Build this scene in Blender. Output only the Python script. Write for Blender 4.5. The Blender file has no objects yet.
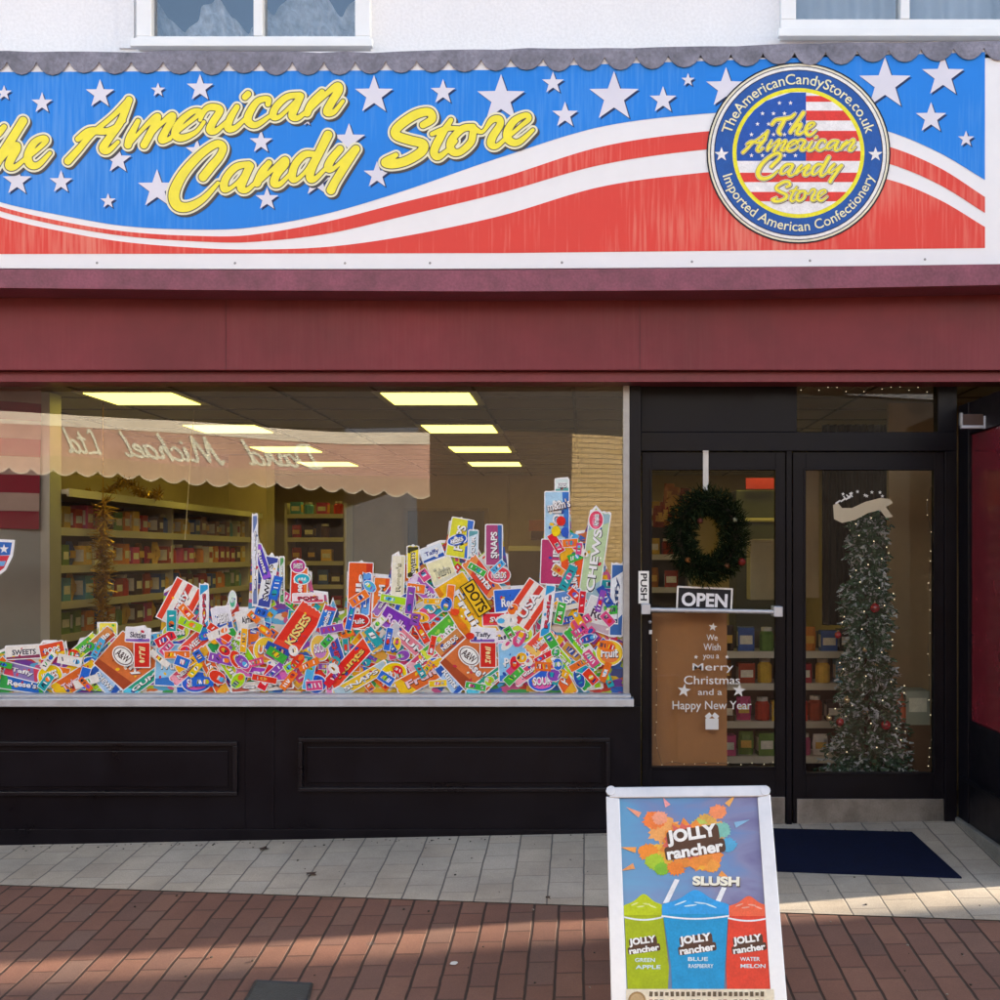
import bpy, bmesh, math, random
import numpy as np
from mathutils import Vector, Matrix
random.seed(7)
S = bpy.context.scene
COL = S.collection
R = math.radians
# ------------------------------------------------------------------ measuring: a photo pixel at a distance -> a point of the place
XC, YH, F, EYE = 585.0, 555.0, 1150.0, 1.57
def P(px, py, Y): return Vector(((px-XC)/F*Y, Y, EYE-(py-YH)/F*Y))
def PX(px, Y): return (px-XC)/F*Y
def PZ(py, Y): return EYE-(py-YH)/F*Y
GB, GC = 0.020, 0.08
GA = 0.021-GB*1.215
def gz(X, Y):
    Yc = max(Y, 2.2)
    return GA+GB*max(-7, min(7, X))+GC*(Yc-6.5)
def G(px, py, off=0.0):
    u = (px-XC)/F; v = (py-YH)/F
    Y = (EYE-GA+6.5*GC-off)/(v+GB*u+GC)
    return Vector((u*Y, Y, gz(u*Y, Y)+off))
# ------------------------------------------------------------------ materials
MATS = {}
def lin(c):
    if isinstance(c, str):
        c = tuple(int(c[i:i+2], 16)/255 for i in (0, 2, 4))
        c = tuple(x/12.92 if x < .04045 else ((x+.055)/1.055)**2.4 for x in c)
    return c
def mat(name, c, rough=.5, var=.12, vs=3.0, fine=0.0, fs=120, bump=0.0, metal=0, coat=0, emis=0, trans=0, spec=.5):
    if name in MATS: return MATS[name]
    c = lin(c)
    m = bpy.data.materials.new(name); m.use_nodes = True; n = m.node_tree.nodes; l = m.node_tree.links
    b = n['Principled BSDF']
    b.inputs['Metallic'].default_value = metal; b.inputs['Coat Weight'].default_value = coat
    b.inputs['Coat Roughness'].default_value = .12
    b.inputs['Specular IOR Level'].default_value = spec
    tc = n.new('ShaderNodeTexCoord'); src = tc.outputs['Object']
    nz = n.new('ShaderNodeTexNoise'); nz.inputs['Scale'].default_value = vs; nz.inputs['Detail'].default_value = 6; nz.inputs['Roughness'].default_value = .65
    l.new(src, nz.inputs['Vector'])
    mr = n.new('ShaderNodeMapRange'); mr.inputs[1].default_value = .3; mr.inputs[2].default_value = .7
    mr.inputs[3].default_value = 1-var; mr.inputs[4].default_value = 1+var*.6
    l.new(nz.outputs['Fac'], mr.inputs[0])
    f2 = n.new('ShaderNodeTexNoise'); f2.inputs['Scale'].default_value = fs; f2.inputs['Detail'].default_value = 3
    l.new(src, f2.inputs['Vector'])
    m2 = n.new('ShaderNodeMapRange'); m2.inputs[1].default_value = .3; m2.inputs[2].default_value = .7
    m2.inputs[3].default_value = 1-fine; m2.inputs[4].default_value = 1+fine
    l.new(f2.outputs['Fac'], m2.inputs[0])
    mu = n.new('ShaderNodeMath'); mu.operation = 'MULTIPLY'; l.new(mr.outputs[0], mu.inputs[0]); l.new(m2.outputs[0], mu.inputs[1])
    vm = n.new('ShaderNodeVectorMath'); vm.operation = 'SCALE'; vm.inputs[0].default_value = c
    l.new(mu.outputs[0], vm.inputs['Scale']); l.new(vm.outputs[0], b.inputs['Base Color'])
    rr = n.new('ShaderNodeMapRange'); rr.inputs[1].default_value = .3; rr.inputs[2].default_value = .7
    rr.inputs[3].default_value = max(.02, rough-.08); rr.inputs[4].default_value = min(1, rough+.1)
    l.new(nz.outputs['Fac'], rr.inputs[0]); l.new(rr.outputs[0], b.inputs['Roughness'])
    if bump:
        bp = n.new('ShaderNodeBump'); bp.inputs['Strength'].default_value = bump; bp.inputs['Distance'].default_value = .01
        ad = n.new('ShaderNodeMath'); ad.operation = 'ADD'; l.new(nz.outputs['Fac'], ad.inputs[0]); l.new(f2.outputs['Fac'], ad.inputs[1])
        l.new(ad.outputs[0], bp.inputs['Height']); l.new(bp.outputs[0], b.inputs['Normal'])
    if emis:
        b.inputs['Emission Color'].default_value = (*c, 1); b.inputs['Emission Strength'].default_value = emis
    if trans:
        t = n.new('ShaderNodeBsdfTranslucent'); t.inputs[0].default_value = (*c, 1)
        mx = n.new('ShaderNodeMixShader'); mx.inputs[0].default_value = trans
        l.new(b.outputs[0], mx.inputs[1]); l.new(t.outputs[0], mx.inputs[2]); l.new(mx.outputs[0], n['Material Output'].inputs[0])
    m.diffuse_color = (*c, 1)
    MATS[name] = m; return m
def glass(name, k=2.0, tint=(1, 1, 1), rough=0.0, add=0.0):
    if name in MATS: return MATS[name]
    m = bpy.data.materials.new(name); m.use_nodes = True; n = m.node_tree.nodes; l = m.node_tree.links
    n.remove(n['Principled BSDF'])
    t = n.new('ShaderNodeBsdfTransparent'); t.inputs[0].default_value = (*tint, 1)
    g = n.new('ShaderNodeBsdfGlossy'); g.inputs['Roughness'].default_value = rough
    fr = n.new('ShaderNodeFresnel'); fr.inputs[0].default_value = 1.5
    mu = n.new('ShaderNodeMath'); mu.operation = 'MULTIPLY_ADD'; mu.inputs[1].default_value = k; mu.inputs[2].default_value = add; mu.use_clamp = True
    # slight waviness of float glass
    tc = n.new('ShaderNodeTexCoord'); nz = n.new('ShaderNodeTexNoise'); nz.inputs['Scale'].default_value = 1.3; nz.inputs['Detail'].default_value = 0
    bp = n.new('ShaderNodeBump'); bp.inputs['Strength'].default_value = .05; bp.inputs['Distance'].default_value = .05
    l.new(tc.outputs['Object'], nz.inputs['Vector']); l.new(nz.outputs['Fac'], bp.inputs['Height']); l.new(bp.outputs[0], g.inputs['Normal'])
    l.new(fr.outputs[0], mu.inputs[0])
    mx = n.new('ShaderNodeMixShader'); l.new(mu.outputs[0], mx.inputs[0]); l.new(t.outputs[0], mx.inputs[1]); l.new(g.outputs[0], mx.inputs[2])
    l.new(mx.outputs[0], n['Material Output'].inputs[0]); MATS[name] = m; return m
def paving(name, w, h, cols, mortar, msize, var=.25, cross=.5):
    """blocks laid with their long joints running away from the shop"""
    m = bpy.data.materials.new(name); m.use_nodes = True; n = m.node_tree.nodes; l = m.node_tree.links
    b = n['Principled BSDF']; tc = n.new('ShaderNodeTexCoord')
    sp = n.new('ShaderNodeSeparateXYZ'); cb = n.new('ShaderNodeCombineXYZ'); l.new(tc.outputs['Object'], sp.inputs[0])
    l.new(sp.outputs[1], cb.inputs[0]); l.new(sp.outputs[0], cb.inputs[1])
    wob = n.new('ShaderNodeTexNoise'); wob.inputs['Scale'].default_value = 6; wob.inputs['Detail'].default_value = 2; l.new(cb.outputs[0], wob.inputs['Vector'])
    wv = n.new('ShaderNodeVectorMath'); wv.operation = 'MULTIPLY_ADD'; wv.inputs[1].default_value = (.012, .012, 0)
    l.new(wob.outputs['Color'], wv.inputs[0]); l.new(cb.outputs[0], wv.inputs[2])
    br = n.new('ShaderNodeTexBrick'); br.inputs['Scale'].default_value = 1; br.inputs['Brick Width'].default_value = w; br.inputs['Row Height'].default_value = h
    br.inputs['Mortar Size'].default_value = msize; br.inputs['Mortar Smooth'].default_value = .3; br.offset = .5
    br.inputs['Color1'].default_value = (0, 0, 0, 1); br.inputs['Color2'].default_value = (1, 1, 1, 1); br.inputs['Mortar'].default_value = (.5, .5, .5, 1)
    l.new(wv.outputs[0], br.inputs['Vector'])
    cr = n.new('ShaderNodeValToRGB'); cr.color_ramp.interpolation = 'LINEAR'
    e = cr.color_ramp.elements; e[0].position = 0; e[0].color = (*cols[0], 1); e[1].position = 1; e[1].color = (*cols[-1], 1)
    for i, c in enumerate(cols[1:-1]):
        q = e.new((i+1)/(len(cols)-1)); q.color = (*c, 1)
    l.new(br.outputs['Color'], cr.inputs[0])
    sq = n.new('ShaderNodeSeparateXYZ'); l.new(wv.outputs[0], sq.inputs[0]); dv = n.new('ShaderNodeMath'); dv.operation = 'PINGPONG'; dv.inputs[1].default_value = h/2; l.new(sq.outputs[1], dv.inputs[0])
    jm = n.new('ShaderNodeMapRange'); jm.inputs[1].default_value = msize*.55; jm.inputs[2].default_value = msize*1.1; jm.inputs[3].default_value = 1; jm.inputs[4].default_value = 0; l.new(dv.outputs[0], jm.inputs[0])
    jf = n.new('ShaderNodeMath'); jf.operation = 'MULTIPLY'; jf.inputs[1].default_value = cross; l.new(br.outputs['Fac'], jf.inputs[0]); jx = n.new('ShaderNodeMath'); jx.operation = 'MAXIMUM'; l.new(jm.outputs[0], jx.inputs[0]); l.new(jf.outputs[0], jx.inputs[1])
    n1 = n.new('ShaderNodeTexNoise'); n1.inputs['Scale'].default_value = 1.1; n1.inputs['Detail'].default_value = 8; n1.inputs['Roughness'].default_value = .7; l.new(tc.outputs['Object'], n1.inputs['Vector'])
    n2 = n.new('ShaderNodeTexNoise'); n2.inputs['Scale'].default_value = 170; n2.inputs['Detail'].default_value = 2; l.new(tc.outputs['Object'], n2.inputs['Vector'])
    a = n.new('ShaderNodeMapRange'); a.inputs[1].default_value = .3; a.inputs[2].default_value = .72; a.inputs[3].default_value = 1-var; a.inputs[4].default_value = 1+var*.7; l.new(n1.outputs['Fac'], a.inputs[0])
    c2 = n.new('ShaderNodeMapRange'); c2.inputs[1].default_value = .3; c2.inputs[2].default_value = .7; c2.inputs[3].default_value = .86; c2.inputs[4].default_value = 1.14; l.new(n2.outputs['Fac'], c2.inputs[0])
    mu = n.new('ShaderNodeMath'); mu.operation = 'MULTIPLY'; l.new(a.outputs[0], mu.inputs[0]); l.new(c2.outputs[0], mu.inputs[1])
    vs = n.new('ShaderNodeVectorMath'); vs.operation = 'SCALE'; l.new(cr.outputs[0], vs.inputs[0]); l.new(mu.outputs[0], vs.inputs['Scale'])
    mx = n.new('ShaderNodeMix'); mx.data_type = 'RGBA'; l.new(jx.outputs[0], mx.inputs[0]); l.new(vs.outputs[0], mx.inputs[6]); mx.inputs[7].default_value = (*mortar, 1)
    vo = n.new('ShaderNodeTexVoronoi'); vo.inputs['Scale'].default_value = 2.3; l.new(tc.outputs['Object'], vo.inputs['Vector']); so = n.new('ShaderNodeSeparateColor'); l.new(vo.outputs['Color'], so.inputs[0])
    th = n.new('ShaderNodeMapRange'); th.inputs[1].default_value = .45; th.inputs[2].default_value = 1; th.inputs[3].default_value = 0; th.inputs[4].default_value = .07; l.new(so.outputs[0], th.inputs[0])
    lt = n.new('ShaderNodeMath'); lt.operation = 'LESS_THAN'; l.new(vo.outputs['Distance'], lt.inputs[0]); l.new(th.outputs[0], lt.inputs[1])
    gs = n.new('ShaderNodeMath'); gs.operation = 'MULTIPLY'; gs.inputs[1].default_value = .45; l.new(lt.outputs[0], gs.inputs[0])
    mg = n.new('ShaderNodeMix'); mg.data_type = 'RGBA'; l.new(gs.outputs[0], mg.inputs[0]); l.new(mx.outputs[2], mg.inputs[6]); mg.inputs[7].default_value = (.07, .06, .055, 1)
    l.new(mg.outputs[2], b.inputs['Base Color']); b.inputs['Roughness'].default_value = .75
    iv = n.new('ShaderNodeMath'); iv.operation = 'MULTIPLY_ADD'; iv.inputs[1].default_value = -1; iv.inputs[2].default_value = 1; l.new(jx.outputs[0], iv.inputs[0])
    ad = n.new('ShaderNodeMath'); ad.operation = 'MULTIPLY_ADD'; ad.inputs[1].default_value = .15; l.new(n2.outputs['Fac'], ad.inputs[0]); l.new(iv.outputs[0], ad.inputs[2])
    bp = n.new('ShaderNodeBump'); bp.inputs['Strength'].default_value = .7; bp.inputs['Distance'].default_value = .006; l.new(ad.outputs[0], bp.inputs['Height']); l.new(bp.outputs[0], b.inputs['Normal'])
    MATS[name] = m; return m
def brickwall(name, c1, c2, mo, sc=1.0):
    m = bpy.data.materials.new(name); m.use_nodes = True; n = m.node_tree.nodes; l = m.node_tree.links
    b = n['Principled BSDF']; tc = n.new('ShaderNodeTexCoord'); mp = n.new('ShaderNodeMapping'); mp.inputs['Rotation'].default_value = (R(90), 0, 0)
    l.new(tc.outputs['Object'], mp.inputs[0]); br = n.new('ShaderNodeTexBrick'); l.new(mp.outputs[0], br.inputs['Vector'])
    br.inputs['Scale'].default_value = sc; br.inputs['Brick Width'].default_value = .225; br.inputs['Row Height'].default_value = .075; br.inputs['Mortar Size'].default_value = .008
    br.inputs['Color1'].default_value = (*c1, 1); br.inputs['Color2'].default_value = (*c2, 1); br.inputs['Mortar'].default_value = (*mo, 1)
    l.new(br.outputs['Color'], b.inputs['Base Color']); b.inputs['Roughness'].default_value = .85
    MATS[name] = m; return m
def col(h, k=1.0):
    """printed vinyl / paper colour"""
    c = tuple(min(.85, x*k) for x in lin(h))
    return mat('print_'+h, c, rough=.45, var=.13, vs=22, fine=.08, fs=140, spec=.18)
# ------------------------------------------------------------------ objects
LOC = {}
def link(o): COL.objects.link(o); return o
def tag(o, label=None, cat=None, group=None, kind=None):
    if label: o['label'] = label
    if cat: o['category'] = cat
    if group: o['group'] = group
    if kind: o['kind'] = kind
    return o
def thing(name, label, cat, loc=(0, 0, 0), group=None):
    o = bpy.data.objects.new(name, None); link(o); o.location = loc; o.empty_display_size = .1; LOC[o.name] = Vector(loc)
    return tag(o, label, cat, group)
class B:
    def __init__(s): s.v = []; s.f = []; s.m = []; s.mats = []
    def mi(s, m):
        if isinstance(m, str): m = col(m)
        if m not in s.mats: s.mats.append(m)
        return s.mats.index(m)
    def add(s, vs, fs, m):
        k = len(s.v); i = s.mi(m); s.v += [tuple(v) for v in vs]
        for f in fs: s.f.append(tuple(a+k for a in f)); s.m.append(i)
    def box(s, x0, x1, y0, y1, z0, z1, m):
        if x0 > x1: x0, x1 = x1, x0
        if y0 > y1: y0, y1 = y1, y0
        if z0 > z1: z0, z1 = z1, z0
        s.add([(x0,y0,z0),(x1,y0,z0),(x1,y1,z0),(x0,y1,z0),(x0,y0,z1),(x1,y0,z1),(x1,y1,z1),(x0,y1,z1)],
              [(0,3,2,1),(4,5,6,7),(0,1,5,4),(1,2,6,5),(2,3,7,6),(3,0,4,7)], m)
    def pbox(s, a0, a1, b0, b1, Y0, Y1, m): s.box(PX(a0, Y0), PX(a1, Y0), Y0, Y1, PZ(b1, Y0), PZ(b0, Y0), m)
    def obox(s, c, ax, h, m):
        vs = []
        for sz in (-1, 1):
            for sx, sy in ((-1,-1),(1,-1),(1,1),(-1,1)): vs.append(Vector(c)+ax[0]*h[0]*sx+ax[1]*h[1]*sy+ax[2]*h[2]*sz)
        s.add(vs, [(0,3,2,1),(4,5,6,7),(0,1,5,4),(1,2,6,5),(2,3,7,6),(3,0,4,7)], m)
    def ppoly(s, pts, Y, m):  # flat face, points in pixels, facing the street
        s.add([P(x, y, Y) for x, y in pts], [tuple(range(len(pts)))], m)
    def prism(s, pts, Y0, Y1, m):  # pixel outline extruded from Y0 to Y1
        n = len(pts); a = [P(x, y, Y0) for x, y in pts]; b = [Vector((p.x, Y1, p.z)) for p in a]
        s.add(a+b, [tuple(range(n)), tuple(range(2*n-1, n-1, -1))]+[(i, i+n, (i+1) % n+n, (i+1) % n) for i in range(n)], m)
    def tube(s, pts, r, m, n=8, caps=True):
        pts = [Vector(p) for p in pts]; k = len(pts); rs = r if isinstance(r, (list, tuple)) else [r]*k; vs = []; fs = []
        for i, p in enumerate(pts):
            d = (pts[min(i+1, k-1)]-pts[max(i-1, 0)]).normalized(); a = d.orthogonal().normalized(); 
            if abs(d.z) < .9: a = d.cross(Vector((0, 0, 1))).normalized()
            b = d.cross(a)
            for j in range(n): t = 2*math.pi*j/n; vs.append(p+(a*math.cos(t)+b*math.sin(t))*rs[i])
        for i in range(k-1):
            for j in range(n): fs.append((i*n+j, i*n+(j+1) % n, (i+1)*n+(j+1) % n, (i+1)*n+j))
        if caps: fs += [tuple(range(n))[::-1], tuple(range((k-1)*n, k*n))]
        s.add(vs, fs, m)
    def ball(s, c, r, m, nu=12, nv=8, sq=(1, 1, 1)):
        vs = []; fs = []
        for i in range(nv+1):
            t = math.pi*i/nv
            for j in range(nu): q = 2*math.pi*j/nu; vs.append((c[0]+r*sq[0]*math.sin(t)*math.cos(q), c[1]+r*sq[1]*math.sin(t)*math.sin(q), c[2]+r*sq[2]*math.cos(t)))
        for i in range(nv):
            for j in range(nu): fs.append((i*nu+j, (i+1)*nu+j, (i+1)*nu+(j+1) % nu, i*nu+(j+1) % nu))
        s.add(vs, fs, m)
    def build(s, name, parent=None, bevel=0, smooth=False, origin=None):
        me = bpy.data.meshes.new(name)
        off = LOC.get(parent.name, Vector((0, 0, 0))) if parent else (Vector(origin) if origin else Vector((0, 0, 0)))
        me.from_pydata([(v[0]-off.x, v[1]-off.y, v[2]-off.z) for v in s.v], [], s.f)
        for m in s.mats: me.materials.append(m)
        me.polygons.foreach_set('material_index', s.m)
        if smooth: me.polygons.foreach_set('use_smooth', [True]*len(me.polygons))
        me.update()
        o = bpy.data.objects.new(name, me); link(o)
        if parent: o.parent = parent; LOC[o.name] = off
        elif origin: o.location = origin
        if bevel:
            b = o.modifiers.new('bevel', 'BEVEL'); b.width = bevel; b.segments = 2; b.limit_method = 'ANGLE'
        return o
# ---- text outlines with the built-in font
_T = {}
def glyphs(s, bold=0.0, shear=0.0):
    k = (s, bold, shear)
    if k in _T: return _T[k]
    cu = bpy.data.curves.new('t', 'FONT'); cu.body = s; cu.offset = bold; cu.shear = shear; cu.resolution_u = 4; cu.fill_mode = 'FRONT'
    o = bpy.data.objects.new('t', cu); me = bpy.data.meshes.new_from_object(o)
    vs = [(v.co.x, v.co.y) for v in me.vertices]; fs = [tuple(p.vertices) for p in me.polygons]
    bpy.data.objects.remove(o); bpy.data.meshes.remove(me); bpy.data.curves.remove(cu)
    _T[k] = (vs, fs); return vs, fs
def text_px(s, cx, cy, w, h, ang=0, bold=0, shear=0):
    """returns pixel-space verts (x right, y down), faces; fitted in w x h, turned by ang degrees (counter-clockwise)"""
    vs, fs = glyphs(s, bold, shear); xs = [v[0] for v in vs]; ys = [v[1] for v in vs]
    x0, x1, y0, y1 = min(xs), max(xs), min(ys), max(ys); ca, sa = math.cos(R(ang)), math.sin(R(ang)); out = []
    for x, y in vs:
        a = ((x-x0)/(x1-x0)-.5)*w; b = ((y-y0)/(y1-y0)-.5)*h
        out.append((cx+a*ca-b*sa, cy-(a*sa+b*ca)))
    return out, fs
def ell(cx, cy, rx, ry, n=20, ang=0):
    ca, sa = math.cos(R(ang)), math.sin(R(ang)); o = []
    for i in range(n):
        t = 2*math.pi*i/n; a, b = rx*math.cos(t), ry*math.sin(t); o.append((cx+a*ca-b*sa, cy-(a*sa+b*ca)))
    return o
def rrect(cx, cy, w, h, ang=0, r=0):
    ca, sa = math.cos(R(ang)), math.sin(R(ang)); p = []
    if r <= 0: base = [(-w/2,-h/2),(w/2,-h/2),(w/2,h/2),(-w/2,h/2)]
    else:
        base = []
        for qx, qy, t0 in ((w/2-r,h/2-r,0),(-w/2+r,h/2-r,90),(-w/2+r,-h/2+r,180),(w/2-r,-h/2+r,270)):
            for k in range(4): t = R(t0+30*k); base.append((qx+r*math.cos(t), qy+r*math.sin(t)))
    for a, b in base: p.append((cx+a*ca-b*sa, cy-(a*sa+b*ca)))
    return p
def star(cx, cy, r, rot=0, q=.40):
    return [(cx+(r if i % 2 == 0 else r*q)*math.sin(R(36*i+rot)), cy-(r if i % 2 == 0 else r*q)*math.cos(R(36*i+rot))) for i in range(10)]
# ---- brush lettering: distance field of pen strokes, contoured into filled outlines
def contour(Fd, x0, y0, st):
    ins = Fd < 0; vs = []; fs = []; full = ins[:-1, :-1] & ins[:-1, 1:] & ins[1:, :-1] & ins[1:, 1:]; anyi = ins[:-1, :-1] | ins[:-1, 1:] | ins[1:, :-1] | ins[1:, 1:]
    ny, nx = full.shape
    for j in range(ny):
        if not anyi[j].any(): continue
        i = 0; row = full[j]; idx = np.nonzero(anyi[j] & ~row)[0]
        d = np.diff(np.concatenate(([0], row.astype(int), [0]))); a = np.nonzero(d == 1)[0]; b = np.nonzero(d == -1)[0]
        for s_, e_ in zip(a, b):
            k = len(vs); vs += [(x0+s_*st, y0+j*st), (x0+e_*st, y0+j*st), (x0+e_*st, y0+(j+1)*st), (x0+s_*st, y0+(j+1)*st)]; fs.append((k, k+1, k+2, k+3))
        for i in idx:
            c = [(i, j), (i+1, j), (i+1, j+1), (i, j+1)]; val = [Fd[q[1], q[0]] for q in c]; poly = []
            for q in range(4):
                va, vb = val[q], val[(q+1) % 4]
                if va < 0: poly.append(c[q])
                if (va < 0) != (vb < 0):
                    t = va/(va-vb); A, Bq = c[q], c[(q+1) % 4]; poly.append((A[0]+(Bq[0]-A[0])*t, A[1]+(Bq[1]-A[1])*t))
            if len(poly) >= 3:
                k = len(vs); vs += [(x0+p[0]*st, y0+p[1]*st) for p in poly]; fs.append(tuple(range(k, k+len(poly))))
    return vs, fs
def smooth_path(pts, n=5):
    out = []
    for i in range(len(pts)-1):
        p0 = pts[max(i-1, 0)]; p1 = pts[i]; p2 = pts[i+1]; p3 = pts[min(i+2, len(pts)-1)]
        for k in range(n):
            t = k/n; out.append(tuple(.5*((2*p1[c])+(-p0[c]+p2[c])*t+(2*p0[c]-5*p1[c]+4*p2[c]-p3[c])*t*t+(-p0[c]+3*p1[c]-3*p2[c]+p3[c])*t**3) for c in range(3)))
    out.append(tuple(pts[-1])); return out
def field(strokes, x0, y0, x1, y1, st):
    nx = int((x1-x0)/st)+1; ny = int((y1-y0)/st)+1; Fd = np.full((ny, nx), 1e3)
    for s in strokes:
        sp = smooth_path(s)
        for (ax, ay, ar), (bx, by, br) in zip(sp[:-1], sp[1:]):
            pad = 12+max(ar, br); i0 = max(0, int((min(ax, bx)-pad-x0)/st)); i1 = min(nx, int((max(ax, bx)+pad-x0)/st)+2); j0 = max(0, int((min(ay, by)-pad-y0)/st)); j1 = min(ny, int((max(ay, by)+pad-y0)/st)+2)
            if i1 <= i0 or j1 <= j0: continue
            X, Y = np.meshgrid(x0+np.arange(i0, i1)*st, y0+np.arange(j0, j1)*st); dx, dy = bx-ax, by-ay; L = dx*dx+dy*dy+1e-9
            t = np.clip(((X-ax)*dx+(Y-ay)*dy)/L, 0, 1); D = np.hypot(X-ax-t*dx, Y-ay-t*dy)-(ar+t*(br-ar)); Fd[j0:j1, i0:i1] = np.minimum(Fd[j0:j1, i0:i1], D)
    return Fd
THE = [[(-44,156,4),(-36,146,4),(-20,141,4.5),(-4,135,4),(4,127,3)], [(-16,140,4),(-22,152,4.5),(-30,168,5),(-26,174,3.5)],
 [(23,121,4.6),(13,137,4.6),(2,154,4.6),(-5,166,4.6)], [(-2,164,2),(8,152,2.3),(16,145,3.2),(17,149,4),(11,159,4.4),(9,166,4.2),(15,167,3),(26,158,2)],
 [(25,160,2),(37,150,2.3),(46,141,2.8),(43,138,3),(34,143,3.8),(28,155,4.3),(30,164,4.3),(38,165,3.3),(50,153,2)]]
AMERICAN = [[(129,100,3.4),(113,116,2.6),(92,134,3),(78,150,3.6),(68,161,4)], [(129,100,3.8),(121,121,4),(110,137,4),(103,148,4.4),(108,151,3),(118,142,2)], [(78,139,3),(90,131,3.8),(108,131,3.3),(124,121,2)],
 [(138,121,2.6),(130,137,4),(128,145,4)], [(129,145,2),(140,132,2),(154,118,3),(158,118,3.4),(150,134,4),(144,145,4)], [(144,145,2),(156,129,2),(170,116,3),(173,118,3.4),(165,132,4),(162,140,4),(170,139,2)],
 [(170,138,2),(182,128,2),(197,116,2.4),(200,111,2.4),(192,112,3),(180,122,3.8),(175,134,4.2),(182,138,3.8),(196,132,2.4),(204,122,2)],
 [(200,120,2),(205,110,3),(212,107,3.6),(220,110,3.8),(213,122,4),(210,130,4.2),(216,131,3),(226,122,2)],
 [(237,107,3),(230,119,3.8),(228,128,4),(235,128,3),(245,119,2)], [(245,97,3.4),(248,94,3.4)],
 [(268,104,3),(268,99,3),(258,101,3.4),(250,112,4),(248,121,4.2),(256,125,3.3),(270,116,2)],
 [(300,95,3),(287,97,3.4),(276,107,3.8),(273,116,3.8),(279,117,2.4),(290,107,2),(301,96,2.4)], [(301,96,3.4),(295,108,4.2),(292,116,4),(298,118,2.8),(308,110,2)],
 [(322,92,3),(312,103,4),(307,113,4)], [(308,112,2),(321,99,2.3),(336,86,3.4),(339,90,4.2),(331,103,4.3),(327,112,4.2),(334,112,2.8),(343,101,2)]]
CANDY = [[(203,177,4.6),(211,167,4.6),(220,156,4.2),(223,147,4),(216,144,4),(200,155,4.3),(183,174,5),(174,193,5.8),(177,205,5.6),(188,207,4.8),(203,199,3.4),(218,183,2)],
 [(249,164,3),(236,167,3.8),(226,178,4),(224,188,4.2),(229,189,2.4),(239,181,2),(250,166,2.6)], [(250,166,4.2),(244,179,4.3),(241,188,4.2),(247,190,2.8),(257,181,2)],
 [(269,163,3.2),(262,172,4),(257,183,4.2)], [(257,184,2),(272,170,2.3),(284,160,3.3),(285,164,4.2),(277,174,4.3),(274,183,4.2),(280,184,2.8),(290,174,2)],
 [(313,154,3.2),(304,155,3.8),(295,165,4),(292,177,4.2),(296,180,2.4),(306,171,2),(315,157,2.6)], [(328,135,4.8),(320,151,4.6),(312,168,4.3),(310,178,4.2),(315,179,2.8),(326,168,2)],
 [(340,149,3.8),(331,160,4.2),(328,168,4.2),(333,169,2.4),(344,159,2.3),(355,149,3.6)], [(356,149,4.2),(345,166,4.3),(335,182,4.4),(331,190,4.8)]]
STORE = [[(423,125,3.6),(432,119,4.2),(429,112,4.3),(415,115,4.8),(398,127,4.8),(396,135,4.8),(409,140,4.8),(423,144,4.8),(421,152,5),(406,161,4.8),(392,164,4.8),(385,162,4.2),(396,155,2.6)],
 [(451,120,2.5),(441,136,4.2),(434,151,4.3),(438,157,3.6),(448,150,2.4),(456,141,2)], [(432,134,2.4),(445,129,2.8),(458,128,2)],
 [(473,127,3.6),(462,129,3.8),(451,141,4),(452,151,4.2),(460,152,3.6),(471,142,3.8),(474,130,3.6),(482,132,2),(489,124,2)],
 [(486,128,2),(492,120,3.3),(499,119,3.8),(500,125,3.8),(493,136,4.2),(491,144,4.2),(497,146,2.8),(507,137,2)],
 [(507,138,2),(521,126,2.3),(529,119,2.8),(526,115,2.8),(514,121,3.8),(507,133,4.2),(510,141,4.2),(519,142,3.3),(533,130,2)]]

# ================================================================== materials used by the place
M_wallup = mat('white_render', (.80, .80, .80), rough=.8, var=.035, vs=2.2, fine=.05, fs=60, bump=.15)
M_white = mat('white_gloss_paint', (.80, .81, .80), rough=.35, var=.05, bump=.03)
M_lead = mat('grey_lead', (.20, .20, .25), rough=.55, var=.45, vs=9, fine=.15, fs=60, bump=.3)
M_maroon = mat('maroon_paint', (.195, .038, .050), rough=.42, var=.28, vs=1.6, fine=.05, fs=50, bump=.08, spec=.28)
M_maroon_sky = mat('maroon_ledge_skylit', (.23, .07, .105), rough=.45, var=.35, vs=7, fine=.14, fs=70, bump=.15, spec=.3)  # same maroon, lightened in the colour for sky light on the ledge
M_black = mat('black_gloss_paint', (.0055, .0045, .0075), rough=.34, var=.3, vs=5, bump=.04, spec=.17)
M_black2 = mat('black_frame_metal', (.005, .0045, .0075), rough=.36, var=.3, vs=6, spec=.16)
M_alu = mat('brushed_aluminium', (.50, .53, .58), rough=.45, var=.12, vs=20, metal=.55)
M_alud = mat('dull_aluminium', (.34, .34, .34), rough=.45, var=.2, vs=12, metal=.5)
M_kick = mat('scuffed_steel', (.27, .265, .26), rough=.4, var=.35, vs=7, fine=.1, metal=.85, bump=.1)
M_glass = glass('shop_glass', 1.2, add=.075)
M_glassd = glass('door_glass', .75)
M_glassu = glass('upper_glass', 3.0, tint=(.85, .9, .95), add=.12)
M_cream = mat('cream_wall', (.58, .46, .27), rough=.8, var=.1)
M_creamd = mat('tan_wall', (.42, .32, .17), rough=.8, var=.1)
M_greyw = mat('grey_board', (.30, .30, .26), rough=.7, var=.08)
M_ceil = mat('ceiling_tile', (.50, .47, .40), rough=.9, var=.06)
M_floor = mat('shop_floor_vinyl', (.10, .08, .06), rough=.45, var=.2)
M_shelf = mat('cream_shelf_metal', (.62, .56, .42), rough=.5, var=.1)
M_shelfb = mat('shelf_back_board', (.12, .085, .05), rough=.7, var=.2)
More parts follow.
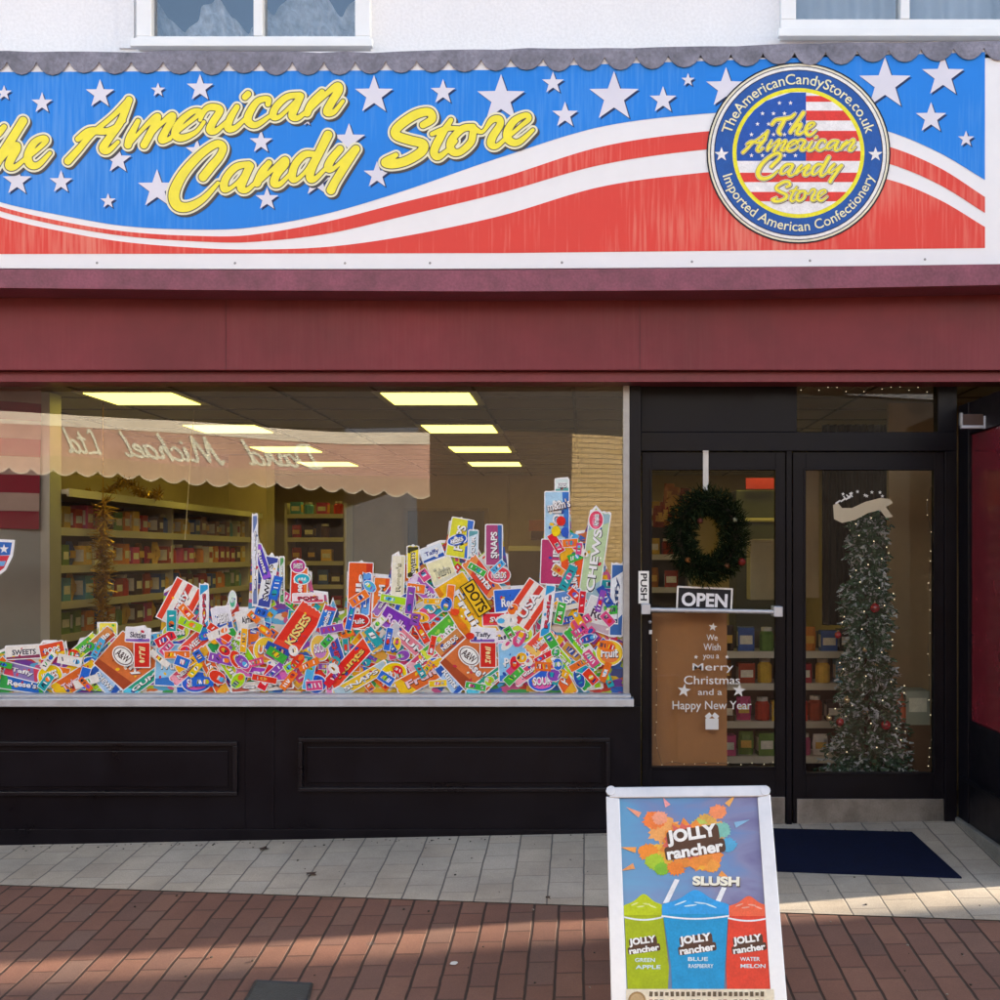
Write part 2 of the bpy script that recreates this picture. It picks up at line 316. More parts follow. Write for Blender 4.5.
M_light = mat('lit_ceiling_panel', (1, .82, .135), rough=.5, var=0, emis=.95)
M_kerb = mat('grey_stone', (.16, .15, .13), rough=.8, var=.3, vs=8, fine=.2)
M_red = mat('red_gloss_panel', (.16, .012, .022), rough=.22, var=.1, coat=.5)
M_mat = mat('navy_mat', (.006, .009, .028), rough=1.0, var=.25, vs=12, fine=.5, fs=300, bump=.6, spec=.1)

# ================================================================== setting: ground
def ground_poly(name, pts, m, dz=0.0, extra=None):
    """thin sheet following the camber, divided along Y where the camber ends"""
    bm = bmesh.new(); vs = [bm.verts.new((x, y, 0)) for x, y in pts]; bm.faces.new(vs)
    for yy in (2.2,): bmesh.ops.bisect_plane(bm, geom=bm.verts[:]+bm.edges[:]+bm.faces[:], plane_co=(0, yy, 0), plane_no=(0, 1, 0))
    for xx in (-7, 7): bmesh.ops.bisect_plane(bm, geom=bm.verts[:]+bm.edges[:]+bm.faces[:], plane_co=(xx, 0, 0), plane_no=(1, 0, 0))
    for v in bm.verts: v.co.z = gz(v.co.x, v.co.y)+dz
    bmesh.ops.recalc_face_normals(bm, faces=bm.faces[:])
    if sum(f.normal.z for f in bm.faces) < 0: bmesh.ops.reverse_faces(bm, faces=bm.faces[:])
    me = bpy.data.meshes.new(name); bm.to_mesh(me); bm.free(); me.materials.append(m)
    o = bpy.data.objects.new(name, me); link(o); tag(o, kind='structure'); return o
M_pale = paving('pale_paving', .205, .176, [(.38, .315, .24), (.43, .36, .275), (.40, .345, .275), (.45, .38, .29)], (.13, .115, .10), .0045, .34)
M_brick = paving('red_paving', .215, .1165, [(.135, .070, .052), (.185, .084, .055), (.155, .072, .050), (.20, .095, .062), (.145, .084, .064)], (.034, .018, .012), .0068, .25, .5)
bl = G(0, 885.5); br_ = G(1000, 921); sl = (br_.y-bl.y)/(br_.x-bl.x)
def bound(x): return bl.y+sl*(x-bl.x)
ground_poly('street', [(-90, bound(-90) if bound(-90) < 12 else 12), (-9, bound(-9)), (9, bound(9)), (90, 2.0), (90, -90), (-90, -90)], M_brick, -0.0)
ground_poly('pavement', [(-9, bound(-9)), (9, bound(9)), (60, bound(9)), (60, 6.9), (-60, 6.9), (-60, bound(-9))], M_pale, .004)
base = B(); base.box(-90, 90, 6.7, 90, -.6, -.06, M_kerb); base.build('ground', None); bpy.data.objects['ground']['kind'] = 'structure'

# ================================================================== our building
YG, YDR, YF, YS = 6.57, 6.60, 6.33, 6.22
shop = thing('shop_building', 'white rendered shop building with maroon fascia, black panelled front and glazed entrance', 'shop', (0, 6.6, 0))
b = B(); YW = 6.50
zt = 7.2; zb = PZ(262, YW)
# upper wall with openings for two windows (left 135..371, right 779..1040)
def hole_wall(b, xs, z0, z1, holes, Y0, Y1, m):
    e = [xs[0]]+[h for hh in holes for h in hh[:2]]+[xs[1]]
    for i in range(0, len(e)-1):
        if i % 2 == 0: b.box(e[i], e[i+1], Y0, Y1, z0, z1, m)
        else:
            h = holes[i//2]; b.box(e[i], e[i+1], Y0, Y1, z0, h[2], m); b.box(e[i], e[i+1], Y0, Y1, h[3], z1, m)
W1 = (PX(136, YW), PX(370, YW), PZ(47, YW), PZ(47, YW)+1.35); W2 = (PX(782, YW), PX(1030, YW), PZ(36, YW), PZ(36, YW)+1.35)
hole_wall(b, (-5.2, 2.9), zb, zt, [W1, W2], YW, YW+.3, M_wallup)
b.build('upper_wall', shop)
b = B(); b.pbox(119, 134, -400, 48, 6.485, 6.5, M_wallup); b.build('wall_pilaster', shop)
M_curt = mat('white_curtain', (.80, .82, .84), rough=.8, var=.5, vs=14, bump=.6)
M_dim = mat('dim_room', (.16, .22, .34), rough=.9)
def upper_window(px0, px1, mul, pyb, glb, W):
    b = B(); w = b.build  # frame
    Yf = 6.45
    z0 = PZ(pyb, Yf); z1 = W[3]; x0 = PX(px0, Yf); x1 = PX(px1, Yf); g = PZ(glb, Yf)
    b.box(x0, x1, Yf, Yf+.10, z0, g, M_white); b.box(x0, x0+.085, Yf, Yf+.10, g, z1, M_white); b.box(x1-.085, x1, Yf, Yf+.10, g, z1, M_white); b.box(x0+.085, x1-.085, Yf, Yf+.1, z1-.08, z1, M_white)
    b.box(PX(mul-4.5, Yf), PX(mul+4.5, Yf), Yf-.004, Yf+.10, g, z1-.08, M_white)
    b.box(x0-.02, x1+.02, Yf-.04, Yf+.0, z0-.012, z0+.035, M_white)
    fr = b.build('window_frame', shop, bevel=.004)
    b = B(); b.add([(x0+.08, Yf+.05, g-.01), (x1-.08, Yf+.05, g-.01), (x1-.08, Yf+.05, z1-.07), (x0+.08, Yf+.05, z1-.07)], [(0, 1, 2, 3)], M_glassu); b.build('window_pane', fr)
    return fr, x0, x1, g, z1
fr, x0, x1, g, z1 = upper_window(136, 370, 258, 47, 36, W1)
b = B(); n = 60   # crumpled net behind the left window
for seg, (a0, a1, hh) in enumerate(((PX(153, 6.75), PX(255, 6.75), .38), (PX(262, 6.75), PX(369, 6.75), .55))):
    vs = []; fs = []
    for i in range(n+1):
        for j in range(9):
            t = i/n; s = j/8; top = hh*(1-.45*math.sin(t*5+seg)**2)
            vs.append((a0+(a1-a0)*t, 6.72+.03*math.sin(t*40+s*9+seg)+.02*math.sin(s*23+t*11), g-.05+s*top+.012*math.sin(t*31)))
    for i in range(n):
        for j in range(8): fs.append((i*9+j, (i+1)*9+j, (i+1)*9+j+1, i*9+j+1))
    b.add(vs, fs, M_curt)
cur = b.build('net_curtain', None, smooth=True, origin=(x0, 6.72, g)); tag(cur, 'crumpled white net curtain slumped behind the upper left window', 'curtain')
fr2, x0r, x1r, gr, z1r = upper_window(781, 1032, 905, 37, 19, W2)
b = B()
n = 80; vs = []; fs = []
for i in range(n+1):
    t = i/n; x = x0r+.05+(x1r-x0r-.1)*t; y = 6.70+.025*math.sin(t*60)
    vs += [(x, y, gr-.06), (x, y, z1r)]
for i in range(n): fs.append((2*i, 2*i+2, 2*i+3, 2*i+1))
b.add(vs, fs, mat('pale_blind', (.72, .76, .80), rough=.8)); blind = b.build('blind', None, smooth=True, origin=(x0r, 6.7, gr)); tag(blind, 'pale pleated blind closed behind the upper right window', 'blind')
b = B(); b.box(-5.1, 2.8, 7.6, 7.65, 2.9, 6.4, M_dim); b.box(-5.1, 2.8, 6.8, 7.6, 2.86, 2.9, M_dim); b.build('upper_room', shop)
# roof & body of building, so light cannot come through
b = B(); b.box(-5.4, 3.1, 6.4, 15.2, 7.2, 7.5, mat('slate', (.08, .08, .09), rough=.7)); b.box(-5.4, -5.2, 6.8, 15.2, -.1, 7.2, M_wallup); b.box(-5.4, 3.1, 14.9, 15.2, -.1, 7.2, M_wallup); b.box(2.9, 3.1, 6.5, 14.9, -.1, 7.2, M_wallup)
b.build('building_shell', shop)
# fascia
b = B(); XL, XR = -5.2, 2.9
def span(b, py0, py1, Y0, Y1, m): b.box(XL, XR, Y0, Y1, PZ(py1, Y0), PZ(py0, Y0), m)
span(b, 262, 370, YF, 6.7, M_maroon)
fo = b.build('fascia_board', shop, bevel=.003); FO = fo
b = B(); b.box(XL, XR, YF+.05, 6.56, PZ(382, YF+.05), PZ(370, YF)-.001, M_maroon); b.build('fascia_strip', shop, bevel=.003)
b = B()
vs = []; Yl = 6.10
for (px, t, bo) in ((-220, 269, 289), (0, 269.5, 288), (250, 270, 290.5), (500, 270, 291.5), (750, 267.5, 290), (1000, 264, 285), (1110, 263, 284)):
    p = P(px, t, Yl); q = P(px, bo, Yl); vs += [p, q, (p.x, YF, p.z), (q.x, YF, q.z)]
fs = []
for i in range(6):
    a, c = 4*i, 4*(i+1); fs += [(a+1, c+1, c, a), (a, c, c+2, a+2), (a+1, a+3, c+3, c+1)]
fs += [(0, 2, 3, 1), (24, 25, 27, 26)]
b.add(vs, fs, M_maroon_sky); b.build('fascia_ledge', shop, bevel=.002)
# vertical joint lines in the fascia sheet
for px in (226, 640): b = B(); b.pbox(px-.4, px+.2, 296, 369.5, YF-.0015, YF+.002, mat('dark_joint', (.09, .02, .025), rough=.7)); b.build('sheet_joint', fo)
# lead flashing with scalloped tabs
b = B(); pts = []; Yfl = 6.208
def ftop(x): return 51.5-11.5*max(0, (x-350)/650)**1.3+.8*math.sin(x*.021)
def fbot(x): return 68.5-14*max(0, (x-350)/650)**1.25
top = [(x, ftop(x)+random.uniform(-1, 1)) for x in range(-200, 1111, 26)]
bot = []; x = 1105
rr = random.Random(3)
while x > -200:
    w = 31+rr.uniform(-2, 2); d = 12+rr.uniform(-1.2, 1.2)
    for k in range(9):
        t = math.pi*k/8; bot.append((x-w/2+w/2*math.cos(t)*.98, fbot(x)-6.5+d*math.sin(t)**1.5))
    x -= w
b.prism(top+bot, Yfl, Yfl+.005, M_lead); b.build('lead_flashing', shop, bevel=.001)
b = B(); b.box(XL, XR, Yfl+.012, 6.5, PZ(57, Yfl), PZ(57, Yfl)+.02, M_lead); b.build('flashing_top', shop)
# plinth below the window
YP = 6.50
b = B(); z0 = -.16; b.box(XL, PX(640, YP), YP, 6.62, z0, PZ(706, YP), M_black)
b.box(XL, PX(640, YP), YP-.018, YP, z0, PZ(829, YP), M_black)
pl = b.build('plinth', shop, bevel=.002)
M_mould = mat('black_gloss_moulding', (.006, .005, .008), rough=.32, var=.3, vs=5, spec=.3)
def moulding(x0, x1, y0, y1):
    b = B(); Y = YP-.026; t = 4.2
    for (a, c, d, e) in ((x0, x1, y0, y0+t), (x0, x1, y1-t, y1), (x0, x0+t, y0+t, y1-t), (x1-t, x1, y0+t, y1-t)): b.pbox(a, c, d, e, Y, YP, M_mould)
    t2 = 9
    b.pbox(x0+t2, x1-t2, y0+t2, y1-t2, YP-.008, YP, M_black); b.build('panel_moulding', pl, bevel=.005)
moulding(-300, 237, 742, 796); moulding(298, 610, 738, 792)
b = B(); b.pbox(270.5, 274, 708, 829, YP-.006, YP, M_black); b.pbox(243, 245, 708, 829, YP-.003, YP, M_black); b.build('board_joint', pl)
# shop window
b = B()
b.box(XL, PX(634, 6.42), 6.42, 6.56, PZ(707, 6.42), PZ(699, 6.42), M_alu); b.box(XL, PX(631, 6.44), 6.45, 6.56, PZ(699, 6.42), PZ(695.5, 6.42), M_alu)
sill = b.build('window_sill', shop, bevel=.004)
b = B(); b.pbox(623, 629.5, 378, 697, 6.52, 6.60, M_alud); b.box(XL, PX(623, 6.52), 6.54, 6.6, PZ(697.5, 6.54), PZ(694.5, 6.54), M_alu); wf = b.build('shop_window_frame', shop, bevel=.003)
b = B(); b.add([(XL, YG, PZ(698, YG)), (PX(624, YG), YG, PZ(698, YG)), (PX(624, YG), YG, 2.62), (XL, YG, 2.62)], [(0, 1, 2, 3)], M_glass); b.build('shop_window_pane', wf)
# ---- entrance
b = B()
b.pbox(629.5, 641, 378, 838, 6.53, 6.66, M_black2)             # post by window
b.pbox(641, 955, 376, 384.5, 6.57, 6.66, M_black2)
b.pbox(641, 797, 384.5, 432, 6.585, 6.66, M_black2)            # left header panel
b.pbox(938, 957, 384.5, 432, 6.57, 6.66, M_black2)
b.pbox(641, 957, 432, 451, 6.57, 6.66, M_black2)
b.pbox(945, 957, 451, 829, 6.57, 6.66, M_black2)
b.pbox(786.5, 792, 451, 829, 6.575, 6.66, M_black2)
ef = b.build('entrance_frame', shop, bevel=.003)
b = B(); b.add([P(797, 384, 6.62), P(938, 384, 6.62), P(938, 432, 6.62), P(797, 432, 6.62)], [(0, 3, 2, 1)], M_glassd); b.build('transom_pane', ef)
def leaf(name, x0, x1, gx0, gx1, gt, gb, bot, kx0, kx1, kt, kb):
    b = B(); Y0, Y1 = 6.59, 6.64
    b.pbox(x0, gx0, 452, bot, Y0, Y1, M_black2); b.pbox(gx1, x1, 452, bot, Y0, Y1, M_black2); b.pbox(gx0, gx1, 452, gt, Y0, Y1, M_black2); b.pbox(gx0, gx1, gb, bot, Y0, Y1, M_black2)
    t = 2.0
    for (a, c, d, e) in ((gx0-t, gx0, gt-t, gb+t), (gx1, gx1+t, gt-t, gb+t), (gx0, gx1, gt-t, gt), (gx0, gx1, gb, gb+t)): b.pbox(a, c, d, e, Y0-.008, Y0+.01, M_black2)
    L = b.build(name, shop, bevel=.002)
    b = B(); b.add([P(gx0, gt, 6.615), P(gx1, gt, 6.615), P(gx1, gb, 6.615), P(gx0, gb, 6.615)], [(0, 3, 2, 1)], M_glassd); b.build('door_pane', L)
    b = B(); b.pbox(kx0, kx1, kt, kb, Y0-.008, Y0, M_kick); b.build('kick_plate', L, bevel=.001)
    return L
door = leaf('door', 642, 785.5, 652, 775.5, 470, 767, 828, 645, 788-3, 797, 825.5)
side = leaf('side_light', 793, 944, 806, 934, 470, 773, 831, 797, 944, 799, 829)
# push bar
b = B(); b.tube([P(645, 609.5, 6.50), P(779, 612, 6.50)], .013, M_alu, n=12)
for px, py in ((646, 609.5), (778.5, 612)):
    b.pbox(px-4.5, px+4.5, py-5.5, py+5, 6.475, 6.59, M_alu)
b.build('push_bar', door, bevel=.004)
b = B(); b.pbox(638.5, 649, 571, 603.5, 6.522, 6.53, 'F0EEE8')
vs, fs = text_px('PUSH', 643.8, 587, 27, 6.5, -90, bold=.02); b.add([P(x, y, 6.521) for x, y in vs], fs, col('202020')); b.build('push_label', door)
b = B(); b.ball(P(650, 622, 6.58), .010, M_alu); b.build('door_lock', door); b = B(); b.box(*[PX(649, 6.58), PX(652, 6.58)], 6.57, 6.59, PZ(634, 6.58), PZ(630, 6.58), M_alu); b.build('lock_cover', door)
# ---- return screen to the right of the door
xr = PX(956.5, 6.6); Ya, Yb = 5.60, 6.57
b = B()
b.box(xr, xr+.10, Yb-.17, Yb, -.1, 2.42, M_black2); b.box(xr+.006, xr+.10, Ya, Yb-.17, -.1, PZ(718, 6.5), M_black2)
b.box(xr+.006, xr+.10, Ya, Yb-.17, 2.24, 2.42, M_black2); b.box(xr-.012, xr+.006, Ya, Yb-.05, .30, .325, M_black2)
rs = b.build('side_screen', shop, bevel=.004)
b = B(); b.box(xr+.02, xr+.06, Ya+.02, Yb-.175, PZ(718, 6.5), 2.24, M_red); b.build('red_panel', rs)
b = B(); b.box(xr-.02, xr+.11, Ya, Yb, -.25, .075, M_kerb); b.build('stone_kerb', rs, bevel=.008)
b = B(); b.box(xr+.10, 2.9, Ya+.3, 6.62, -.3, 2.42, M_black2); b.build('end_pier', shop, bevel=.004)
b = B(); Yq = 6.15; q = Vector((xr-.02, Yq, PZ(420, Yq)))
b.box(PX(961, Yq), PX(985, Yq), Yq-.01, Yq+.02, PZ(428.5, Yq), PZ(425.5, Yq), M_alu); b.box(PX(983.5, Yq), PX(986, Yq), Yq-.012, Yq+.02, PZ(429, Yq), PZ(416, Yq), M_alu); b.box(PX(960, Yq), PX(962.5, Yq), Yq-.01, Yq+.02, PZ(425.5, Yq), PZ(413, Yq), M_alud)
b.box(PX(962.5, Yq), PX(983.5, Yq), Yq+.0, Yq+.02, PZ(425.5, Yq), PZ(414, Yq), mat('brown_bracket', (.06, .03, .02), rough=.5))
cb = b.build('wall_bracket', None, bevel=.002, origin=tuple(q)); tag(cb, 'small metal bracket light fixed high on the black side screen right of the door', 'bracket')

# ---- interior of the shop
CE = 2.575; BK = 14.5
b = B(); b.box(XL, 2.9, 6.66, BK, CE, CE+.08, M_ceil)
ce = b.build('ceiling', shop)
b = B(); gm = mat('ceiling_grid', (.16, .145, .11), rough=.7)
for k in range(14): b.box(XL, 2.9, 6.72+.6*k-.01, 6.72+.6*k+.01, CE-.006, CE, gm)
for k in range(13): b.box(-4.87+.6*k-.01, -4.87+.6*k+.01, 6.7, BK, CE-.009, CE-.006, gm)
b.build('ceiling_grid', ce)
b = B(); b.box(XL, 2.9, BK, BK+.1, -.1, CE, M_cream); b.box(-4.0, -3.9, 7.4, BK, -.1, CE, M_cream); b.box(2.8, 2.9, 6.7, BK, -.1, CE, M_cream); b.build('inner_wall', shop)
b = B(); b.box(XL, 2.9, 6.66, BK, -.06, .015, M_floor); fl = b.build('shop_floor'); fl['kind'] = 'structure'
b = B(); b.box(-3.58, -3.2, 11.55, 11.85, 0, CE, M_cream); b.build('inner_column', shop)
bx = B(); bx.box(PX(408, 14.4), PX(484, 14.4), 14.38, 14.42, 0, PZ(511, 14.4), mat('blue_grey_door', (.06, .075, .105), rough=.5)); bx.box(PX(404, 14.4), PX(488, 14.4), 14.42, 14.5, 0, PZ(508, 14.4), M_creamd); bx.build('back_door', shop)
bx = B(); bx.box(PX(507, 14.4), PX(509, 14.4), 14.47, 14.5, 0, CE, M_creamd); bx.build('wall_joint', shop)
li = None
for k, (X, tagn) in enumerate(((-2.80, 'left'), (-.98, 'right'))):
    for i, Y in enumerate((7.3, 9.05, 10.8, 12.55)):
        o = thing('ceiling_light', '%s square ceiling light panel from the window in the %s row over the shop' % (('nearest', 'second', 'third', 'farthest')[i], tagn), 'light', (X, Y, CE), 'lit ceiling panels in two rows')
        if li is None:
            b = B(); b.box(X-.32, X+.32, Y-.32, Y+.32, CE-.014, CE-.008, M_white); fr_ = b.build('light_frame', o)
            b = B(); b.box(X-.27, X+.27, Y-.265, Y+.265, CE-.018, CE-.014, M_light); df = b.build('light_diffuser', o); li = (fr_, df)
        else:
            for s in li: c = s.copy(); link(c); c.parent = o
for i, (X, Y) in enumerate(((1.6, 10.0), (1.6, 12.4))):
    o = thing('ceiling_light', ('nearer', 'farther')[i]+' ceiling light panel over the right side of the shop behind the entrance', 'light', (X, Y, CE), 'lit ceiling panels behind the entrance')
    for s in li: c = s.copy(); link(c); c.parent = o

# shelving
PK = ['8A5A2B', 'C03A22', 'D9B23A', '5B3A20', 'E8E0D0', '9C2230', '3E5EA0', 'D8852E', '6B8A3A', 'C84E7A', '40302A', 'F0C050', 'A34020', '60A0B8']
pack_me = {}
def pack(shape, c):
    k = (shape, c)
    if k in pack_me: return pack_me[k]
    b = B()
    if shape == 'box':
        b.box(-.055, .055, -.06, .06, 0, .15, c); b.box(-.042, .042, -.0615, .0615, .045, .10, 'E8E0C8' if c != 'E8E0D0' else 'A03A22'); b.box(-.0565, -.055, -.045, .045, .03, .12, 'E8E0C8')
        b.box(.055, .0565, -.045, .045, .03, .12, 'C9A23A')
    elif shape == 'jar':
        b.tube([(0, 0, 0), (0, 0, .005), (0, 0, .11), (0, 0, .13)], [.045, .05, .05, .035], c, n=10); b.tube([(0, 0, .13), (0, 0, .155)], .038, 'D8D0C0', n=10)
    else:
        n = 6; vs = []; 
        for i in range(7):
            z = .16*i/6; w = .055*(1-.15*abs(i-3)/3); d = .028*math.sin(math.pi*min(1, max(0.06, i/6)))+.003
            vs += [(-w, 0, z), (-w*.5, -d, z), (w*.5, -d, z), (w, 0, z), (w*.5, d, z), (-w*.5, d, z)]
        fs = [(i*6+j, i*6+(j+1) % 6, (i+1)*6+(j+1) % 6, (i+1)*6+j) for i in range(6) for j in range(6)]
        b.add(vs, fs, c); b.box(-.035, .035, -.031, .031, .05, .10, 'E0B050')
    me = b.build('tmp'); m = me.data; bpy.data.objects.remove(me); pack_me[k] = m; return m
SHN = {'box': 'candy_box', 'jar': 'candy_jar', 'bag': 'candy_bag'}
CN = {'C03A22': 'red', 'D9B23A': 'yellow', 'E8E0D0': 'cream', '9C2230': 'maroon', '3E5EA0': 'blue', 'D8852E': 'orange', '6B8A3A': 'green', 'C84E7A': 'pink', 'F0C050': 'gold', 'A34020': 'rust', '60A0B8': 'pale blue', '8A5A2B': 'brown', 'A03A22': 'red', 'C9A23A': 'yellow', '5B3A20': 'dark brown', 'D8D0C0': 'cream', '7C2230': 'maroon', '3E4E6A': 'blue', 'B8752E': 'orange', '6B7A3A': 'green', 'A84E6A': 'pink', '40302A': 'black', 'E0B050': 'gold', '934020': 'rust', 'C8C0A8': 'beige'}
rp = random.Random(11)
def place_pack(x, y, z, rz, where, shape=None, c=None, sc=1.0):
    shape = shape or rp.choice(['box', 'box', 'bag', 'jar']); c = c or rp.choice(PK)
    o = bpy.data.objects.new(SHN[shape], pack(shape, c)); link(o); o.location = (x, y, z); o.rotation_euler = (0, 0, rz+rp.uniform(-.08, .08)); o.scale = (sc, sc, sc*rp.uniform(.85, 1.1))
    kind = SHN[shape].replace('_', ' '); tag(o, '%s %s on %s' % (CN[c], kind, where), 'sweets', '%s %s items on %s' % (CN[c], kind, where))
def shelf_unit_x(X0, X1, Y0, Y1, zs, label, where, face, fill=.17):
    """shelf run along Y, open side towards +X (face=1)"""
    o = thing('shelf_unit', label, 'shelves', ((X0+X1)/2, (Y0+Y1)/2, .015))
    b = B(); b.box(X0, X0+.02, Y0, Y1, .015, zs[0]+.05, M_shelfb); b.build('back_panel', o)
    for Yp in (Y0, (Y0+Y1)/2, Y1-.03):
        b = B(); b.box(X0+.02, X1-.02 if Yp != Y0 else X1, Yp, Yp+.03, .015, zs[0]+.03, M_shelf); b.build('upright', o)
    for i, z in enumerate(zs):
        b = B(); b.box(X0+.02, X1+(.1 if i == 0 else 0), Y0+.001, Y1-.001, z-.03, z, M_shelf); b.box(X1-.0+(.1 if i == 0 else 0), X1+.012+(.1 if i == 0 else 0), Y0, Y1, z-.045, z+.005, M_shelf); b.build('shelf', o)
        if i == 0: continue
        y = Y0+.12; lv = ('top', 'upper', 'second', 'middle', 'lower', 'bottom', 'lowest')[min(i, 6)]
        while y < Y1-.1:
            place_pack(X1-.09, y, z, math.pi/2, 'the %s shelf %s' % (lv, where)); y += fill*rp.uniform(.85, 1.15)
    return o
shelf_unit_x(-3.75, -3.32, 7.15, 11.45, [1.98, 1.74, 1.50, 1.27, 1.06, .80, .5], 'long cream shelf unit of sweets along the left wall of the shop', 'along the left wall', 1)
def shelf_unit_y(X0, X1, Y0, Y1, zs, label, where, cols=None, step=.14):
    """open side towards the street (-Y)"""
    o = thing('shelf_unit', label, 'shelves', ((X0+X1)/2, (Y0+Y1)/2, .015))
    b = B(); b.box(X0, X1, Y1-.02, Y1, .015, zs[0]+.12, M_shelfb); b.build('back_panel', o)
    for Xp in (X0, X1-.03):
        b = B(); b.box(Xp, Xp+.03, Y0+.02, Y1-.02, .015, zs[0]+.12, M_shelf); b.build('upright', o)
    for i, z in enumerate(zs):
        b = B(); b.box(X0+.03, X1-.03, Y0, Y1-.02, z-.028, z, M_shelf); b.box(X0+.03, X1-.03, Y0-.012, Y0, z-.04, z+.006, M_shelf); b.build('shelf', o)
        lv = ('top', 'second', 'third', 'fourth', 'fifth', 'bottom')[min(i, 5)]; x = X0+.11
        while x < X1-.09:
            place_pack(x, Y0+.10, z, 0, 'the %s shelf %s' % (lv, where), c=(rp.choice(cols) if cols else None)); x += step*rp.uniform(.85, 1.15)
    return o
shelf_unit_y(PX(284, 12.2), PX(346, 12.2), 12.2, 12.6, [2.0, 1.75, 1.5, 1.25, 1.0], 'dark shelf unit of jars in the far left corner of the shop', 'in the far left corner', step=.15)
YB_ = 7.75
shelf_unit_y(PX(651, YB_), PX(874, YB_), YB_, YB_+.35, [PZ(652, YB_), PZ(684, YB_), PZ(722, YB_), PZ(757, YB_)], 'low cream shelf unit of sweets standing behind the glazed entrance', 'behind the entrance', step=.13)
shelf_unit_y(PX(640, 9.6), PX(692, 9.6), 9.6, 9.95, [PZ(521, 9.6), PZ(555, 9.6), PZ(588, 9.6)], 'tall cream shelf unit of orange packets seen past the left of the wreath', 'past the left of the wreath', cols=['A03A22', 'B8752E', 'C9A23A', '934020'], step=.14)
# orange packets heaped over the door display
for k in range(16):
    a, c = rp.uniform(656, 688), rp.uniform(494, 520); p = P(a, c, 9.55); place_pack(p.x, p.y, p.z-.08, rp.uniform(-.5, .5), 'the heap at the top left of the door glass', 'bag', rp.choice(['A03A22', 'B8752E', '934020']), 1.0)
# brown board standing behind the door glass
b = B(); b.pbox(651, 727, 613, 768, 6.70, 6.715, mat('brown_card', (.40, .19, .065), rough=.7, var=.12, vs=4)); o = b.build('display_board', None, origin=tuple(P(689, 768, 6.70))); tag(o, 'plain brown board standing inside the door glass behind the Christmas lettering', 'board')
# tan wall and curtain right of the tree
b = B(); b.box(PX(889, 7.6), 2.8, 7.6, 7.66, .015, CE, M_creamd); b.build('inner_partition', shop)
b = B(); n = 60; vs = []; fs = []
x0c, x1c = PX(822, 8.2), PX(900, 8.2)
for i in range(n+1):
    x = x0c+(x1c-x0c)*i/n; y = 8.2+.03*math.sin(i*1.1); vs += [(x, y, PZ(625, 8.2)), (x, y, 2.5)]
for i in range(n): fs.append((2*i, 2*i+2, 2*i+3, 2*i+1))
b.add(vs, fs, mat('dark_brown_curtain', (.035, .02, .018), rough=.9)); o = b.build('curtain', None, smooth=True, origin=(x0c, 8.2, 1.2)); tag(o, 'dark brown curtain hanging behind the Christmas tree', 'curtain')
b = B(); b.pbox(806, 819, 470, 598, 8.3, 8.34, M_cream); b.build('inner_post', shop)
# far right: blue-grey fridge and a pale block standing for a reflection, right of the wreath
b = B(); b.pbox(736, 800, 490, 640, 10.4, 10.9, mat('grey_cabinet', (.10, .11, .13), rough=.5)); b.pbox(740, 790, 518, 522, 10.38, 10.4, M_shelf); o = b.build('cabinet', None, bevel=.01, origin=tuple(P(760, 640, 10.4))); tag(o, 'grey drinks cabinet seen through the door glass right of the wreath', 'cabinet')
b = B(); b.pbox(750, 776, 541, 600, 9.3, 9.5, mat('cream_reflection', (.75, .68, .48), rough=.6)); b.pbox(749, 777, 539, 543, 9.29, 9.31, mat('cream_reflection', (.75, .68, .48))); o = b.build('reflection_block', None, bevel=.008, origin=tuple(P(763, 600, 9.3))); tag(o, 'pale cream block standing for a reflection in the door glass right of the wreath', 'reflection_block')
b = B(); b.pbox(746, 776, 478, 489, 10.3, 10.33, 'C04050'); o = b.build('wall_sign', None, origin=tuple(P(761, 489, 10.3))); tag(o, 'small red sign seen through the top right of the door glass', 'sign')
b = B(); b.pbox(529, 548, 520, 531, 14.3, 14.36, 'D87A1E'); b.pbox(531, 546, 531, 540, 14.3, 14.36, '4A2A1A'); o = b.build('wall_sign', None, origin=tuple(P(538, 540, 14.3))); tag(o, 'small orange sign on the far yellow wall of the shop', 'sign')
# back counter
b = B(); b.box(PX(506, 13), PX(640, 13), 13, 13.5, .015, PZ(590, 13), M_shelfb); b.box(PX(505, 13), PX(641, 13), 12.95, 13.55, PZ(590, 13), PZ(590, 13)+.04, M_shelf); b.box(PX(508, 13), PX(548, 13), 13.2, 13.45, PZ(590, 13)+.04, PZ(551, 13), mat('dark_screen', (.02, .015, .012), rough=.4)); b.box(PX(507, 13), PX(549, 13), 13.19, 13.46, PZ(551, 13), PZ(546, 13), M_shelf)
o = b.build('counter', None, bevel=.006, origin=(PX(560, 13), 13.2, .015)); tag(o, 'dark shop counter with a cream top at the back of the shop', 'counter')
